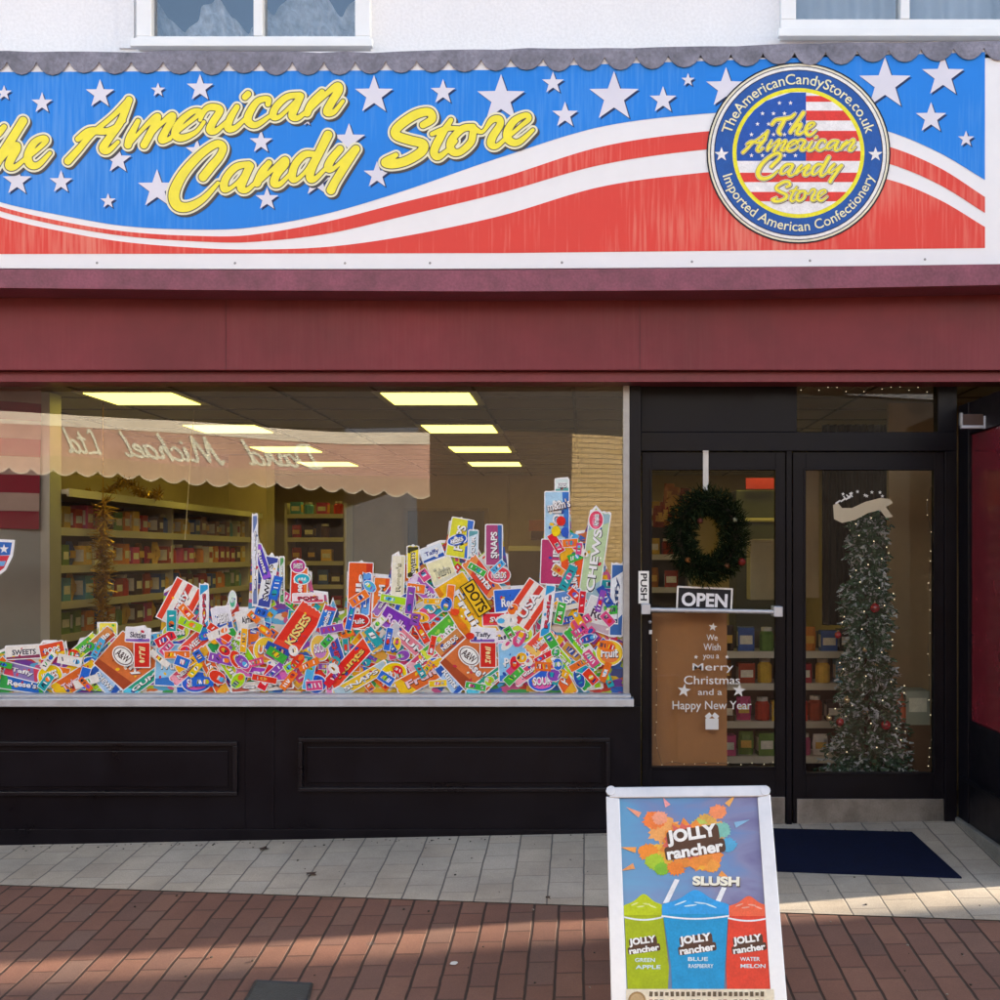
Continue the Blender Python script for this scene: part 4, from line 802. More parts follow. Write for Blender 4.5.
EXTRA = [(360,596,66,24,88,'E05A20','C83820','box'),(366,594,40,8,86,'3A6AD0','60A0E0','bar'),(381,598,40,15,86,'E87828','D85020','box'),(386,598,38,7,55,'7A4AA0','A070C0','bar'),(356,621,26,14,3,'C82020','E04030','oval'),
 (350,663,56,15,47,'E02818','F04828','bar',None,'F8C860'),(361,680,58,11,30,'F0C430','B0C8D0','bar'),(372,640,24,12,-60,'3A90C8','E8C050','bar'),(398,577,42,12,88,'ECE8D0','D8D4B0','box',None,'C8C4A0'),(413,562,30,11,90,'E8D838','3A3A20','bar',None,'28281A'),
 (432,553,22,14,20,'D8E4F0','2458B0','box',None,'1A3A90'),(460,538,38,22,80,'D8D838','3A70C8','box'),(457,540,19,10,15,'1E56C0','E8ECF0','oval'),(473,546,30,9,88,'C8DCE8','60A0A8','bar'),(442,571,24,24,20,'ECE8B8','D8D8C0','box',None,'C0C0A0'),
 (424,590,34,14,-40,'B060C0','E0D0E8','bar'),(405,606,28,18,60,'2A50B8','D0D838','oval'),(438,605,36,15,38,'28A0B8','E85080','bar'),(396,622,32,20,-30,'7A30B0','9A58C8','box',None,'E8C8F0'),(447,633,38,26,42,'58B838','A8D850','box'),
 (410,643,50,12,-42,'E08090','C8C8D0','bar'),(428,655,46,14,42,'D8486A','E8B0B8','bar'),(468,612,74,34,-58,'F0B818','E0881A','box'),(482,577,42,17,-52,'E04830','E89048','bar'),(494,545,40,16,90,'A84878','3A68A8','box'),
 (499,575,22,16,0,'E04050','F080A0','oval'),(514,602,38,26,4,'2A68D0','E8F0F8','box'),(504,619,42,12,2,'D82838','E85058','box',None,'F8E8E8'),(503,638,40,14,4,'E8DCE8','D060A8','box',None,'3A3050'),
 (557,516,48,24,90,'A8D0E8','3A78C8','box'),(562,485,13,12,0,'D8E8E4','60A8A0','box'),(557,562,44,32,88,'B8386A','4A60B8','box'),(574,571,52,24,-82,'E85820','F0B020','bar'),(594,560,94,20,82,'B8D0A0','98B8C0','bar'),(596,520,18,14,88,'E04868','F080A0','oval'),
 (567,600,30,18,10,'5A88C8','E8E4D0','box'),(602,616,34,32,-20,'DCDCD8','C0A8B0','box',None,'4A3A4A'),(617,600,70,12,88,'E4EAF0','3A68A8','bar',None,'28406A')]
for w in BASE: wrap(*w)
for w in ONLYA: wrap(*w)
for w in EXTRA[:27]: wrap(*w)
for w in EXTRA[27:]: wrap(*w)
for w in BASE[4:]:
    if w[0]+346+w[2]*.4 < 622 and w[0] not in (232.5, 222, 250, 108): wrap(w[0]+346+rw.uniform(-3, 3), w[1]+rw.uniform(-3, 3), w[2]*rw.uniform(.9, 1.12), w[3]*rw.uniform(.9, 1.12), w[4]+rw.uniform(-7, 7), *w[5:])
LAY[0] += 2
b = B(); n2_ = 0
for _ in range(9000):
    if n2_ >= 170: break
    x, y = rw.uniform(-190, 623), 520+172*rw.random()**.55
    if any(abs(x-q[0]) < q[2] and abs(y-q[1]) < q[3] for q in ((130,658,26,22),(476,658,26,22),(478,600,26,24),(559,512,16,26),(172,604,14,16),(298,630,14,18),(350,663,14,16),(269,580,6,24))): continue
    w_, h_ = rw.uniform(11, 27), rw.uniform(5.5, 9.5); a_ = rw.choice([-45, -60, 40, 55, 10, 80, -20])+rw.uniform(-15, 15); q = rrect(x, y, w_, h_, a_)
    if not all(inside(*p) for p in q): continue
    n2_ += 1; Y = YV-.0078-LAY[0]*.00016-n2_*.000008; c1, c2, c3 = rw.choice(HUE), rw.choice(HUE), rw.choice(HUE); ca, sa = math.cos(R(a_)), math.sin(R(a_)); kd = rw.random()
    if rw.random() < .45: b.ppoly(rrect(x, y, w_+1.1, h_+1.1, a_) if kd < .7 else ell(x, y, w_/2.6+.6, h_/1.5+.6, 12, a_), Y, 'ECECEE')
    b.ppoly(q if kd < .7 else ell(x, y, w_/2.6, h_/1.5, 12, a_), Y-.000002, c1); k_ = rw.uniform(-.3, .3)
    b.ppoly(ell(x+k_*w_*ca, y-k_*w_*sa, w_*.15, h_*.3, 8, a_), Y-.000004, c2)
    for m_ in range(rw.randint(3, 6)): k_ = rw.uniform(-.36, .36); b.ppoly(rrect(x+k_*w_*ca, y-k_*w_*sa, 1.2, h_*.5, a_+rw.uniform(-25, 25)), Y-.000006, rw.choice(['F4F2EE', 'F4F2EE', c3, '303050']))
b.build('sticker_print', stk); LAY[0] += 34
def extra_print(name, fn):
    LAY[0] += 1; b = B(); fn(b, YV-.0078-LAY[0]*.00016); b.build(name, stk)
def aw(dx):
    def fn(b, Y):
        b.ppoly(ell(123+dx, 656, 12, 9, 24, -40), Y, 'F4F0E8'); b.ppoly(ell(123+dx, 656, 10.6, 7.8, 24, -40), Y-.00003, '5A2A1A'); b.ppoly(ell(123+dx, 656, 9.6, 7, 24, -40), Y-.00006, 'F4F0E8')
        vs, fs = text_px('A&W', 123+dx, 656, 15, 7.5, -38, bold=.02); b.add([P(x, y, Y-.0001) for x, y in vs], fs, col('3A1A12'))
        b.ppoly(rrect(142+dx, 655, 17, 26, 0), Y, 'F0E8E0'); b.ppoly(rrect(142+dx, 655, 15, 24, 0), Y-.00004, 'D02A20'); squig(b, 142+dx, 655, 17, 6, 90, 'F8E0A0', Y-.0001, 4)
    return fn
extra_print('sweet_wrapper', aw(0)); extra_print('sweet_wrapper', aw(346))
def dots(b, Y):
    b.ppoly(rrect(476, 598, 36, 16, -58), Y, '2A2A1A'); b.ppoly(rrect(476, 598, 34, 14, -58), Y-.00003, 'F0C020')
    vs, fs = text_px('DOTS', 476, 598, 30, 10, -58, bold=.03); b.add([P(x, y, Y-.0001) for x, y in vs], fs, col('2A1A0A'))
    for (x, y, c) in ((455, 612, 'E84A20'), (462, 626, 'E87A20'), (470, 636, 'D83020')): b.ppoly(ell(x, y, 4.5, 3.5, 12), Y-.0001, c)
extra_print('sweet_wrapper', dots)
def mm(b, Y):
    vs, fs = text_px("m&m's", 559, 505, 24, 10, 12, bold=.05); b.add([P(x, y, Y) for x, y in vs], fs, col('5A3020')); vs, fs = text_px("m&m's", 558.6, 504.6, 23, 9, 12, bold=.02); b.add([P(x, y, Y-.0001) for x, y in vs], fs, col('F4F2EE'))
    b.ppoly(ell(561, 521, 4.6, 5, 14), Y, 'D82A20'); b.ppoly(ell(556, 531, 4.6, 5.4, 14), Y-.0001, 'F0D010'); b.ppoly(ell(565, 532, 4, 5, 14), Y-.00005, '2A58C0')
extra_print('sweet_wrapper', mm)

# ================================================================== things on the entrance
# wreath
M_g1 = mat('wreath_needle', (.007, .014, .006), rough=.95, var=.4, vs=30, spec=.05); M_g2 = mat('wreath_needle_light', (.026, .036, .014), rough=.95, spec=.05); M_br = mat('dark_twig', (.03, .018, .01), rough=.8)
wc = P(707.5, 536, 6.53); wr = thing('wreath', 'round dark green Christmas wreath hanging on the door', 'wreath', tuple(wc))
b = B(); k = 6.53/F; ring = [wc+Vector((29*k*math.cos(t*math.pi/12), .0, 34*k*math.sin(t*math.pi/12))) for t in range(25)]; b.tube(ring, .018, M_br, n=6, caps=False); b.build('wire_ring', wr)
b = B(); rn = random.Random(9)
for i in range(9500):
    t = rn.uniform(0, 2*math.pi); th = rn.uniform(0, 2*math.pi); rad = Vector((math.cos(t), 0, math.sin(t)))
    c = wc+Vector((27*k*math.cos(t), 0, 35*k*math.sin(t))); n_ = (rad*math.cos(th)+Vector((0, -1, 0))*math.sin(th)); tan = Vector((-math.sin(t), 0, math.cos(t)))
    s0 = c+n_*rn.uniform(.0, .08); d = (n_+tan*rn.uniform(-.6, 1.2)+Vector((rn.gauss(0, .3), rn.gauss(0, .3), rn.gauss(0, .3)))).normalized(); e = s0+d*rn.uniform(.02, .045)
    if e.y > 6.6: e.y = 6.6
    w = d.cross(Vector((rn.gauss(0, 1), rn.gauss(0, 1), rn.gauss(0, 1)))).normalized()*.0035; b.add([s0-w, s0+w, e+w*.3, e-w*.3], [(0, 1, 2, 3)], M_g1 if rn.random() < .7 else M_g2)
b.build('foliage', wr)
b = B()
for (x, y, r, c) in ((742, 562, 4, '6A2018'), (727, 566, 3, '5A3A20'), (700, 521, 3, '4A2418'), (688, 560, 3, '7A4A20'), (735, 520, 2.5, '8A8A70')): b.ball(P(x, y, 6.47), r*k, c, 8, 6)
b.build('berry', wr, smooth=True)
b = B(); b.pbox(703, 708.5, 452, 492, 6.574, 6.576, mat('white_ribbon', (.62, .60, .55), rough=.7)); b.pbox(703, 708.5, 450.5, 452, 6.565, 6.60, mat('white_ribbon', (.62, .60, .55))); o = b.build('ribbon', None, origin=tuple(P(706, 492, 6.576))); tag(o, 'white ribbon strip over the door top holding the wreath', 'ribbon')
# OPEN sign
op = thing('open_sign', 'small black and white OPEN board resting behind the push bar', 'sign', tuple(P(704, 611, 6.55)))
b = B(); b.prism(rrect(704.5, 599, 56, 24, -2.5, 1)[::-1], 6.545, 6.552, col('E8E6E0')); b.ppoly(rrect(704.5, 599, 52.5, 20.5, -2.5)[::-1], 6.5442, '202226'); b.build('board', op)
b = B(); vs, fs = text_px('OPEN', 704.5, 600, 46, 14, -2.5, bold=.035); b.add([P(x, y, 6.5434) for x, y in vs], fs, col('E8EAEE')); b.build('letters', op)
# Christmas lettering on the glass
M_fr2 = mat('frosted_white', (.75, .74, .70), rough=.7); Yc = 6.612
cs = thing('christmas_sticker', 'white Merry Christmas and Happy New Year lettering shaped as a tree on the door glass', 'sticker', tuple(P(712, 730, Yc)))
for (t_, x, y, w, h) in (('We', 712, 637.5, 11, 6), ('Wish', 712, 647, 17, 7), ('you a', 711, 657.5, 16, 5.5), ('Merry', 713, 668, 41, 9.5), ('Christmas', 712, 680, 56, 8.5), ('and a', 710, 692, 24, 6), ('Happy New Year', 712, 706.5, 79, 11)):
    b = B(); vs, fs = text_px(t_, x, y, w, h, 0, bold=.004); b.add([P(a, c, Yc) for a, c in vs], fs, M_fr2); b.build('lettering', cs)
for (x, y, r) in ((713, 627, 4.5), (696, 657, 2.3), (727, 657, 2.3), (684, 690.5, 7), (739, 690.5, 7)): b = B(); b.ppoly(star(x, y, r, 8)[::-1], Yc, M_fr2); b.build('star', cs)
b = B(); b.ppoly(rrect(712, 724, 13, 11, 0), Yc, M_fr2); b.ppoly(rrect(708.5, 716, 6, 4.5, 40), Yc-.0004, M_fr2); b.ppoly(rrect(715.5, 716, 6, 4.5, -40), Yc-.0004, M_fr2); b.build('gift', cs)
# banner sticker on side light
b = B(); T_ = [(833, 505), (838, 503), (842, 508), (852, 508), (865, 502), (880, 498), (890, 499), (893, 503), (886, 507), (893, 517), (886, 518), (880, 510), (868, 513), (855, 520), (842, 523), (834, 519)]
b.ppoly(T_[::-1], 6.612, mat('gold_banner', (.50, .44, .30), rough=.6))
for k2 in range(3): b.ppoly(rrect(838+k2*5, 502-k2*2, 6, 1.6, 35)[::-1], 6.6115, M_fr2); b.ppoly(rrect(845+k2*3, 498-k2*1.5, 5, 1.2, -50)[::-1], 6.611, M_fr2)
for k2 in range(9): b.ppoly(star(843+k2*5+2*math.sin(k2*2), 494+2.5*math.sin(k2*1.7), 2)[::-1], 6.6105, M_fr2)
o = b.build('banner_sticker', None, origin=tuple(P(862, 523, 6.612))); tag(o, 'pale gold scroll banner sticker above the Christmas tree on the side glass', 'sticker')
# Christmas tree
tx, YT = 868, 7.05; kt = YT/F; tb = P(tx, 800, YT); tb.z = .015
tree = thing('christmas_tree', 'slim snowy green Christmas tree standing inside the side window', 'christmas tree', tuple(tb))
b = B(); b.tube([tb, Vector((tb.x, YT, PZ(500, YT)))], [.03, .008], M_br, n=8); b.tube([tb, tb+Vector((0, 0, .03))], .13, M_br, n=12); b.build('trunk', tree)
M_tg = mat('tree_needle', (.055, .13, .07), rough=.7, var=.5, vs=30); M_ts = mat('snowy_tip', (.50, .56, .58), rough=.8, var=.2)
b = B(); rn = random.Random(4); zt_, zb_ = PZ(507, YT), .12
def trad(z): u = (zt_-z)/(zt_-PZ(775, YT)); return (15+28*u+3*math.sin(u*21)+2*math.sin(u*47))*kt
for i in range(1500):
    u = rn.random()**.8; z = zt_+(zb_-zt_)*u; a = rn.uniform(0, 2*math.pi); rr_ = trad(z)*(.5+.62*rn.random())*(1+.13*math.sin(a*2+u*9))
    c0 = Vector((tb.x, YT, z+.03)); tip = Vector((tb.x+rr_*math.cos(a), YT+rr_*math.sin(a)*.8, z-.02+rn.uniform(-.02, .02))); d = (tip-c0)
    for q in range(14):
        t = rn.uniform(.35, 1); s0 = c0+d*t; dd = (d.normalized()*.8+Vector((rn.gauss(0, .7), rn.gauss(0, .7), rn.gauss(0, .5)))).normalized(); e = s0+dd*rn.uniform(.02, .036); w = dd.cross(Vector((rn.gauss(0, 1), rn.gauss(0, 1), rn.gauss(0, 1)))).normalized()*.0085
        b.add([s0-w, s0+w, e+w*.4, e-w*.4], [(0, 1, 2, 3)], M_ts if t > .62 and rn.random() < .33 else M_tg)
b.build('crown', tree)
M_rb = mat('red_bauble', (.35, .01, .02), rough=.18, coat=.6); M_gb = mat('gold_bauble', (.75, .6, .35), rough=.25, metal=.8)
for (x, y, r, m, lb) in ((875, 608, 5, M_rb, 'upper glossy red bauble on the Christmas tree'), (886, 725, 5, M_rb, 'lower right glossy red bauble on the Christmas tree'), (840, 722, 4, M_rb, 'lower left glossy red bauble on the Christmas tree'), (838, 635, 3.5, M_rb, 'dark red bauble on the left side of the Christmas tree'),
        (865, 649, 3, M_gb, 'gold bauble in the middle of the Christmas tree'), (847, 700, 3, M_gb, 'gold bauble low on the left of the Christmas tree'), (865, 711, 3.5, M_gb, 'gold bauble low in the middle of the Christmas tree'), (829, 718, 3, M_gb, 'gold bauble at the lower left edge of the Christmas tree')):
    Yb2 = YT-.11 if y > 650 else YT-.085; c = P(x, y, Yb2); b = B(); b.ball(c, r*kt, m, 14, 10); b.tube([c+Vector((0, 0, r*kt*.95)), c+Vector((0, 0, r*kt*1.25))], r*kt*.25, M_gb, n=6); o = b.build('bauble', None, smooth=True, origin=tuple(c)); tag(o, lb, 'bauble', 'baubles on the Christmas tree')
M_bulb = mat('fairy_bulb', (1, .85, .55), var=0, emis=.22); M_wire = mat('thin_wire', (.05, .06, .05), rough=.6)
def lights(name, pts, label, r=.0042, sub=None):
    o = thing(name, label, 'fairy lights', tuple(pts[0])); b = B(); b.tube(pts, .0012, M_wire, n=4); b.build('wire', o)
    for p in (sub or pts): b = B(); b.ball(p, r, M_bulb, 6, 5); b.build('bulb', o)
    return o
rn = random.Random(2)
pts = [];
for i in range(44):
    t = i/43; z = zt_-(zt_-.35)*t; a = t*11*math.pi; r_ = trad(z)*.98; pts.append(Vector((tb.x+r_*math.cos(a), YT-abs(r_*math.sin(a))*.8, z)))
lights('fairy_lights', pts, 'warm fairy lights wound around the Christmas tree')
lights('fairy_lights', [P(931+rn.uniform(-4, 1), y, 6.66) for y in (474, 486, 500, 515, 532, 551, 561, 583, 590, 610, 633, 654, 675, 700, 715, 730, 740, 748, 757, 766)], 'fairy lights running down the right edge of the side glass', r=.003)
lights('fairy_lights', [P(x, 387+3*math.sin(x*.3)+rn.uniform(0, 3), 6.66) for x in range(801, 938, 9)]+[P(935, y, 6.66) for y in (396, 405, 414, 423, 429)], 'fairy lights strung under the top of the small window above the door', r=.0027)
lights('fairy_lights', [P(655+rn.uniform(-1, 2), y, 6.67) for y in (640, 652, 669, 690, 705, 722, 735, 748)]+[P(x, 764+rn.uniform(-3, 1), 6.67) for x in (662, 672, 684, 695, 706, 718, 728, 741, 752, 764, 773)], 'fairy lights round the lower left corner of the door glass', r=.0027)
b = B(); b.pbox(906, 930, 691, 725, 7.1, 7.3, mat('pale_green_box', (.33, .38, .30), rough=.6)); b.pbox(909, 927, 698, 712, 7.098, 7.1, 'D8DCC8'); o = b.build('box', None, bevel=.005, origin=tuple(P(918, 725, 7.1))); tag(o, 'pale green box on a stand to the right of the Christmas tree', 'box')
b = B(); b.pbox(905, 931, 725, 840, 7.1, 7.35, mat('brown_stand', (.15, .09, .05), rough=.7)); o = b.build('display_stand', None, origin=tuple(P(918, 829, 7.1))); tag(o, 'plain brown stand under the pale green box right of the tree', 'stand')
b = B(); c = P(901, 722, 7.12); b.tube([c, c+Vector((0, 0, .02)), c+Vector((0, 0, .12)), c+Vector((0, 0, .15)), c+Vector((0, 0, .19))], [.028, .032, .032, .012, .012], mat('orange_bottle', (.5, .10, .03), rough=.3), n=12); b.build('bottle', None, smooth=True, origin=tuple(c)); tag(bpy.data.objects['bottle'], 'orange bottle standing between the tree and the pale green box', 'bottle')

# ================================================================== on the ground
b = B(); q = [G(700, 826, .012), G(912, 831.5, .012), G(962, 877, .012), G(660, 866, .012)]
vs = q+[Vector((p.x, p.y, p.z-.014)) for p in q]; b.add(vs, [(3, 2, 1, 0), (0, 1, 5, 4), (1, 2, 6, 5), (2, 3, 7, 6), (3, 0, 4, 7)], M_mat); o = b.build('door_mat', None, bevel=.003, origin=tuple(q[1])); tag(o, 'dark navy rubber-edged door mat lying in front of the entrance', 'mat')
def leaf_(px, py, s, label, c):
    p = G(px, py, .008); rn = random.Random(px); b = B(); a = rn.uniform(0, 3.1); vs = []; n = 12
    for i in range(n):
        t = 2*math.pi*i/n; r = s*(1 if i % 2 else .62)*(1+.5*math.cos(t)); x, y = r*math.cos(t), r*math.sin(t)*.6; vs.append((p.x+x*math.cos(a)-y*math.sin(a), p.y+x*math.sin(a)+y*math.cos(a), p.z+.006*math.sin(t*3)+.006))
    b.add(vs+[(p.x, p.y, p.z+.014)], [(i, (i+1) % n, n) for i in range(n)], c); o = b.build('leaf', None, origin=tuple(p)); tag(o, label, 'leaf', 'fallen leaves')
b = B(); rg = random.Random(31)
for k_ in range(230):
    px_ = rg.uniform(0, 1000); p = G(px_, 836 if px_ < 640 else 832, .005)
    p = Vector((p.x, 6.46-abs(rg.gauss(0, .05)) if rg.random() < .6 else rg.uniform(4.4, 6.3), 0)); p.z = gz(p.x, p.y)+.006
    if p.x > 1.9: continue
    r0 = rg.uniform(.002, .007); b.ball(p, r0, mat(('pale_grit', 'dark_grit')[k_ % 2], ((.25, .22, .18), (.04, .03, .02))[k_ % 2], rough=.9), 5, 4, (1, 1.4, .5))
o = b.build('grit', None); tag(o, 'scattered grit and crumbs on the paving, thickest along the black plinth', 'grit', kind='stuff')
M_lf = mat('dead_leaf', (.04, .02, .012), rough=.8)
leaf_(262, 850, .035, 'curled brown leaf close to the black plinth on the pale paving', M_lf); leaf_(309, 875, .032, 'flat dark leaf in the middle of the pale paving', M_lf); leaf_(547, 899, .014, 'tiny dark leaf scrap by the edge of the pale paving', M_lf)
b = B(); p = G(454, 963, .005); b.add([(p.x+.017*math.cos(i*.7+.2)*(1+.2*math.sin(i*3)), p.y+.022*math.sin(i*.7+.2), p.z) for i in range(9)], [tuple(range(9))], mat('gum_white', (.7, .68, .62), rough=.7)); o = b.build('chewing_gum', None, origin=tuple(p)); tag(o, 'small white blob of chewing gum on the red brick paving', 'gum')
# service cover
gc = thing('service_cover', 'dark square metal service cover let into the red brick paving', 'cover', tuple(G(280, 1000, .006)))
q = [G(256, 981, .006), G(312, 984, .006), G(300, 1030, .006), G(232, 1025, .006)]; b = B(); b.add(q, [(3, 2, 1, 0)], mat('cast_iron', (.055, .055, .05), rough=.6, var=.3, vs=20, bump=.4)); b.build('cover_plate', gc)
b = B()
for i in range(4): a, c = q[i], q[(i+1) % 4]; b.tube([a, c], .006, mat('iron_rim', (.03, .028, .026), rough=.6), n=4)
b.build('cover_rim', gc)
# ---- A-board
TL, TR = P(607, 787, 4.53), P(769, 785, 4.51); BL, BR = P(613, 1042, 4.12), P(790.5, 1042, 4.10)
base_z = min(gz(BL.x, BL.y), gz(BR.x, BR.y))
nrm = ((TR-TL).cross(BL-TL)).normalized()
if nrm.y > 0: nrm = -nrm
def onb(px, py, off=0.0):
    d = Vector(((px-XC)/F, 1, -(py-YH)/F)); o = Vector((0, 0, EYE)); p0 = TL+nrm*off; t = (p0-o).dot(nrm)/d.dot(nrm); return o+d*t
ab = thing('pavement_sign', 'silver framed A-board with a blue slush drinks poster on the paving', 'sign', tuple(Vector(((BL.x+BR.x)/2, BL.y+.2, base_z))))
def bpoly(b, pts, off, m, off2=None):
    n = len(pts); a = [onb(x, y, off) for x, y in pts]
    if off2 is None: b.add(a, [tuple(range(n))], m)
    else:
        c = [v-nrm*(off-off2) for v in a]; b.add(a+c, [tuple(range(n)), tuple(range(2*n-1, n-1, -1))]+[(i, i+n, (i+1) % n+n, (i+1) % n) for i in range(n)], m)
M_al2 = mat('satin_silver', (.62, .62, .63), rough=.36, var=.12, vs=8, metal=.6)
BBY = 1046
b = B(); bpoly(b, [(612, 792), (764, 791), (786, BBY), (617, BBY)][::-1], -.004, M_white, -.012); b.build('backing_panel', ab)
b = B()
bpoly(b, [(609, 787), (767, 785), (768.5, 796.5), (609.5, 798)][::-1], .010, M_al2, -.014)
bpoly(b, [(606, 796), (619.5, 798), (629, BBY), (612, BBY)][::-1], .009, M_al2, -.014)
bpoly(b, [(757.5, 797), (770.5, 794), (791, BBY), (774, BBY)][::-1], .009, M_al2, -.014)
bpoly(b, [(627, 1034), (775, 1034), (777, BBY), (627, BBY)][::-1], .008, M_al2, -.014)
b.build('snap_frame', ab, bevel=.004)
b = B()
for cx_ in (611, 765.5): bpoly(b, ell(cx_, 790.5, 5, 5, 14)[::-1], .012, M_al2, -.015)
b.build('corner_joint', ab, bevel=.001)
b = B(); H_ = onb(688, 790, -.02)
for sx, px in ((-1, 636), (1, 744)):
    a = onb(px, 792, -.02); e = Vector((a.x+.02*sx, a.y+.50, gz(a.x, a.y+.50))); d = (e-a).normalized(); xx = Vector((1, 0, 0)); b.obox((a+e)/2, (xx, xx.cross(d).normalized(), d), (.016, .008, (e-a).length/2), M_al2)
a = onb(637, 800, -.03); c = onb(743, 800, -.03)
m1 = Vector((a.x, a.y+.50, gz(a.x, a.y+.5)+.03)); m2 = Vector((c.x, c.y+.50, gz(c.x, c.y+.5)+.03)); b.add([a, c, m2, m1], [(0, 1, 2, 3)], M_white); b.build('rear_leg', ab, bevel=.002)
# poster
def grad_poster():
    m = mat('poster_blue', (.06, .2, .55), rough=.35, var=.1); n = m.node_tree.nodes; l = m.node_tree.links; bs = n['Principled BSDF']
    tc = n.new('ShaderNodeTexCoord'); mp = n.new('ShaderNodeMapping'); mp.inputs['Rotation'].default_value = (0, R(-25), 0); mp.inputs['Scale'].default_value = (1, 1, 3.2); l.new(tc.outputs['Object'], mp.inputs[0])
    z = n.new('ShaderNodeTexNoise'); z.inputs['Scale'].default_value = 3.2; z.inputs['Detail'].default_value = 4; z.inputs['Distortion'].default_value = .8; l.new(mp.outputs[0], z.inputs['Vector'])
    sp = n.new('ShaderNodeSeparateXYZ'); l.new(tc.outputs['Object'], sp.inputs[0])
    ad = n.new('ShaderNodeMath'); ad.operation = 'MULTIPLY_ADD'; ad.inputs[1].default_value = 1.1; l.new(sp.outputs[0], ad.inputs[0]); l.new(z.outputs['Fac'], ad.inputs[2])
    cr = n.new('ShaderNodeValToRGB'); e = cr.color_ramp.elements; e[0].position = .2; e[0].color = (.09, .30, .52, 1); e[1].position = .9; e[1].color = (.13, .11, .26, 1); q = e.new(.5); q.color = (.12, .22, .44, 1); q = e.new(.66); q.color = (.20, .21, .37, 1)
    l.new(ad.outputs[0], cr.inputs[0]); l.new(cr.outputs[0], bs.inputs['Base Color']); return m
pm = grad_poster(); pm.node_tree.nodes['Principled BSDF'].inputs['Coat Weight'].default_value = .4
b = B(); bpoly(b, [(618, 796), (759, 795.5), (777, 1036), (626, 1036)][::-1], 0, pm); poster = b.build('poster', ab)
O = [.0004]
def pp(b, pts, m): O[0] += .00012; bpoly(b, pts, O[0], m)
b = B(); rs_ = random.Random(8)
def splash(cx, cy, r, c, n=16, k=.5, sx=1.2):
    pts = []
    for i in range(n*2):
        t = math.pi*i/n; q = r*(.85+k*.5*rs_.random()) if i % 2 else r*(.72+.2*rs_.random()); pts.append((cx+q*sx*math.cos(t), cy-q*math.sin(t)))
    pp(b, pts[::-1], c)
for (x, y, r, c) in ((664, 830, 15, 'F0A860'), (712, 832, 14, 'E8B060'), (660, 856, 14, 'F0B848'), (706, 858, 15, 'F09048'), (654, 820, 10, 'F08040'), (660, 818, 7, 'F4A080'), (706, 822, 9, 'D8A850'), (718, 812, 8, 'F09060'), (700, 826, 8, 'B8C860'), (648, 852, 9, 'F09038'), (655, 862, 9, 'A8C838'), (662, 869, 7, '80B838'), (676, 868, 8, 'F08838'), (700, 862, 9, 'F0B040'), (712, 866, 7, 'F0A048'), (728, 845, 8, '58A8D0'), (722, 830, 8, '80C0B0'), (690, 845, 26, 'E89040'), (686, 842, 20, 'D86858')): splash(x, y, r, c)
for (x, y, a, ln, c) in ((640, 815, 150, 16, 'F0A080'), (636, 850, 170, 16, 'F0A050'), (634, 866, 200, 14, 'E8A060'), (727, 805, 50, 14, 'F8B060'), (735, 825, 20, 16, '88B8D8'), (720, 873, -35, 16, 'F0A050'), (668, 806, 120, 10, 'F0A0A0')): pp(b, [(x+ln*math.cos(R(a)), y-ln*math.sin(R(a))), (x+3*math.sin(R(a)), y+3*math.cos(R(a))), (x-3*math.sin(R(a)), y-3*math.cos(R(a)))], c)
b.build('splash_print', poster)
def jolly(b, cx, cy, s, rot=9):
    def dark(t, x, y, w, h, bo):
        O[0] += .00012; vs, fs = text_px(t, x, y, w, h, rot, bold=bo); b.add([onb(a, c, O[0]) for a, c in vs], fs, col('4A3020'))
    def lite(t, x, y, w, h, bo):
        O[0] += .00012; vs, fs = text_px(t, x, y, w, h, rot, bold=bo); b.add([onb(a, c, O[0]) for a, c in vs], fs, col('F4F0E8'))
    pp(b, rrect(cx, cy-6*s, 50*s, 15*s, rot, 3*s)[::-1], '5A4030'); pp(b, rrect(cx+2*s, cy+7*s, 58*s, 13*s, rot, 3*s)[::-1], '5A4030')
    lite('JOLLY', cx-1*s, cy-6.5*s, 48*s, 16*s, .05); lite('rancher', cx+2*s, cy+7.5*s, 54*s, 11.5*s, .04)
b = B(); jolly(b, 693, 842, 1.05); 
O[0] += .0002; vs, fs = text_px('SLUSH', 716, 881, 47, 9.5, -1, bold=.05); b.add([onb(x+.8, y+1, O[0]) for x, y in vs], fs, col('4A4020')); O[0] += .0002; b.add([onb(x, y, O[0]) for x, y in vs], fs, col('F0ECD8')); b.build('title_print', poster)
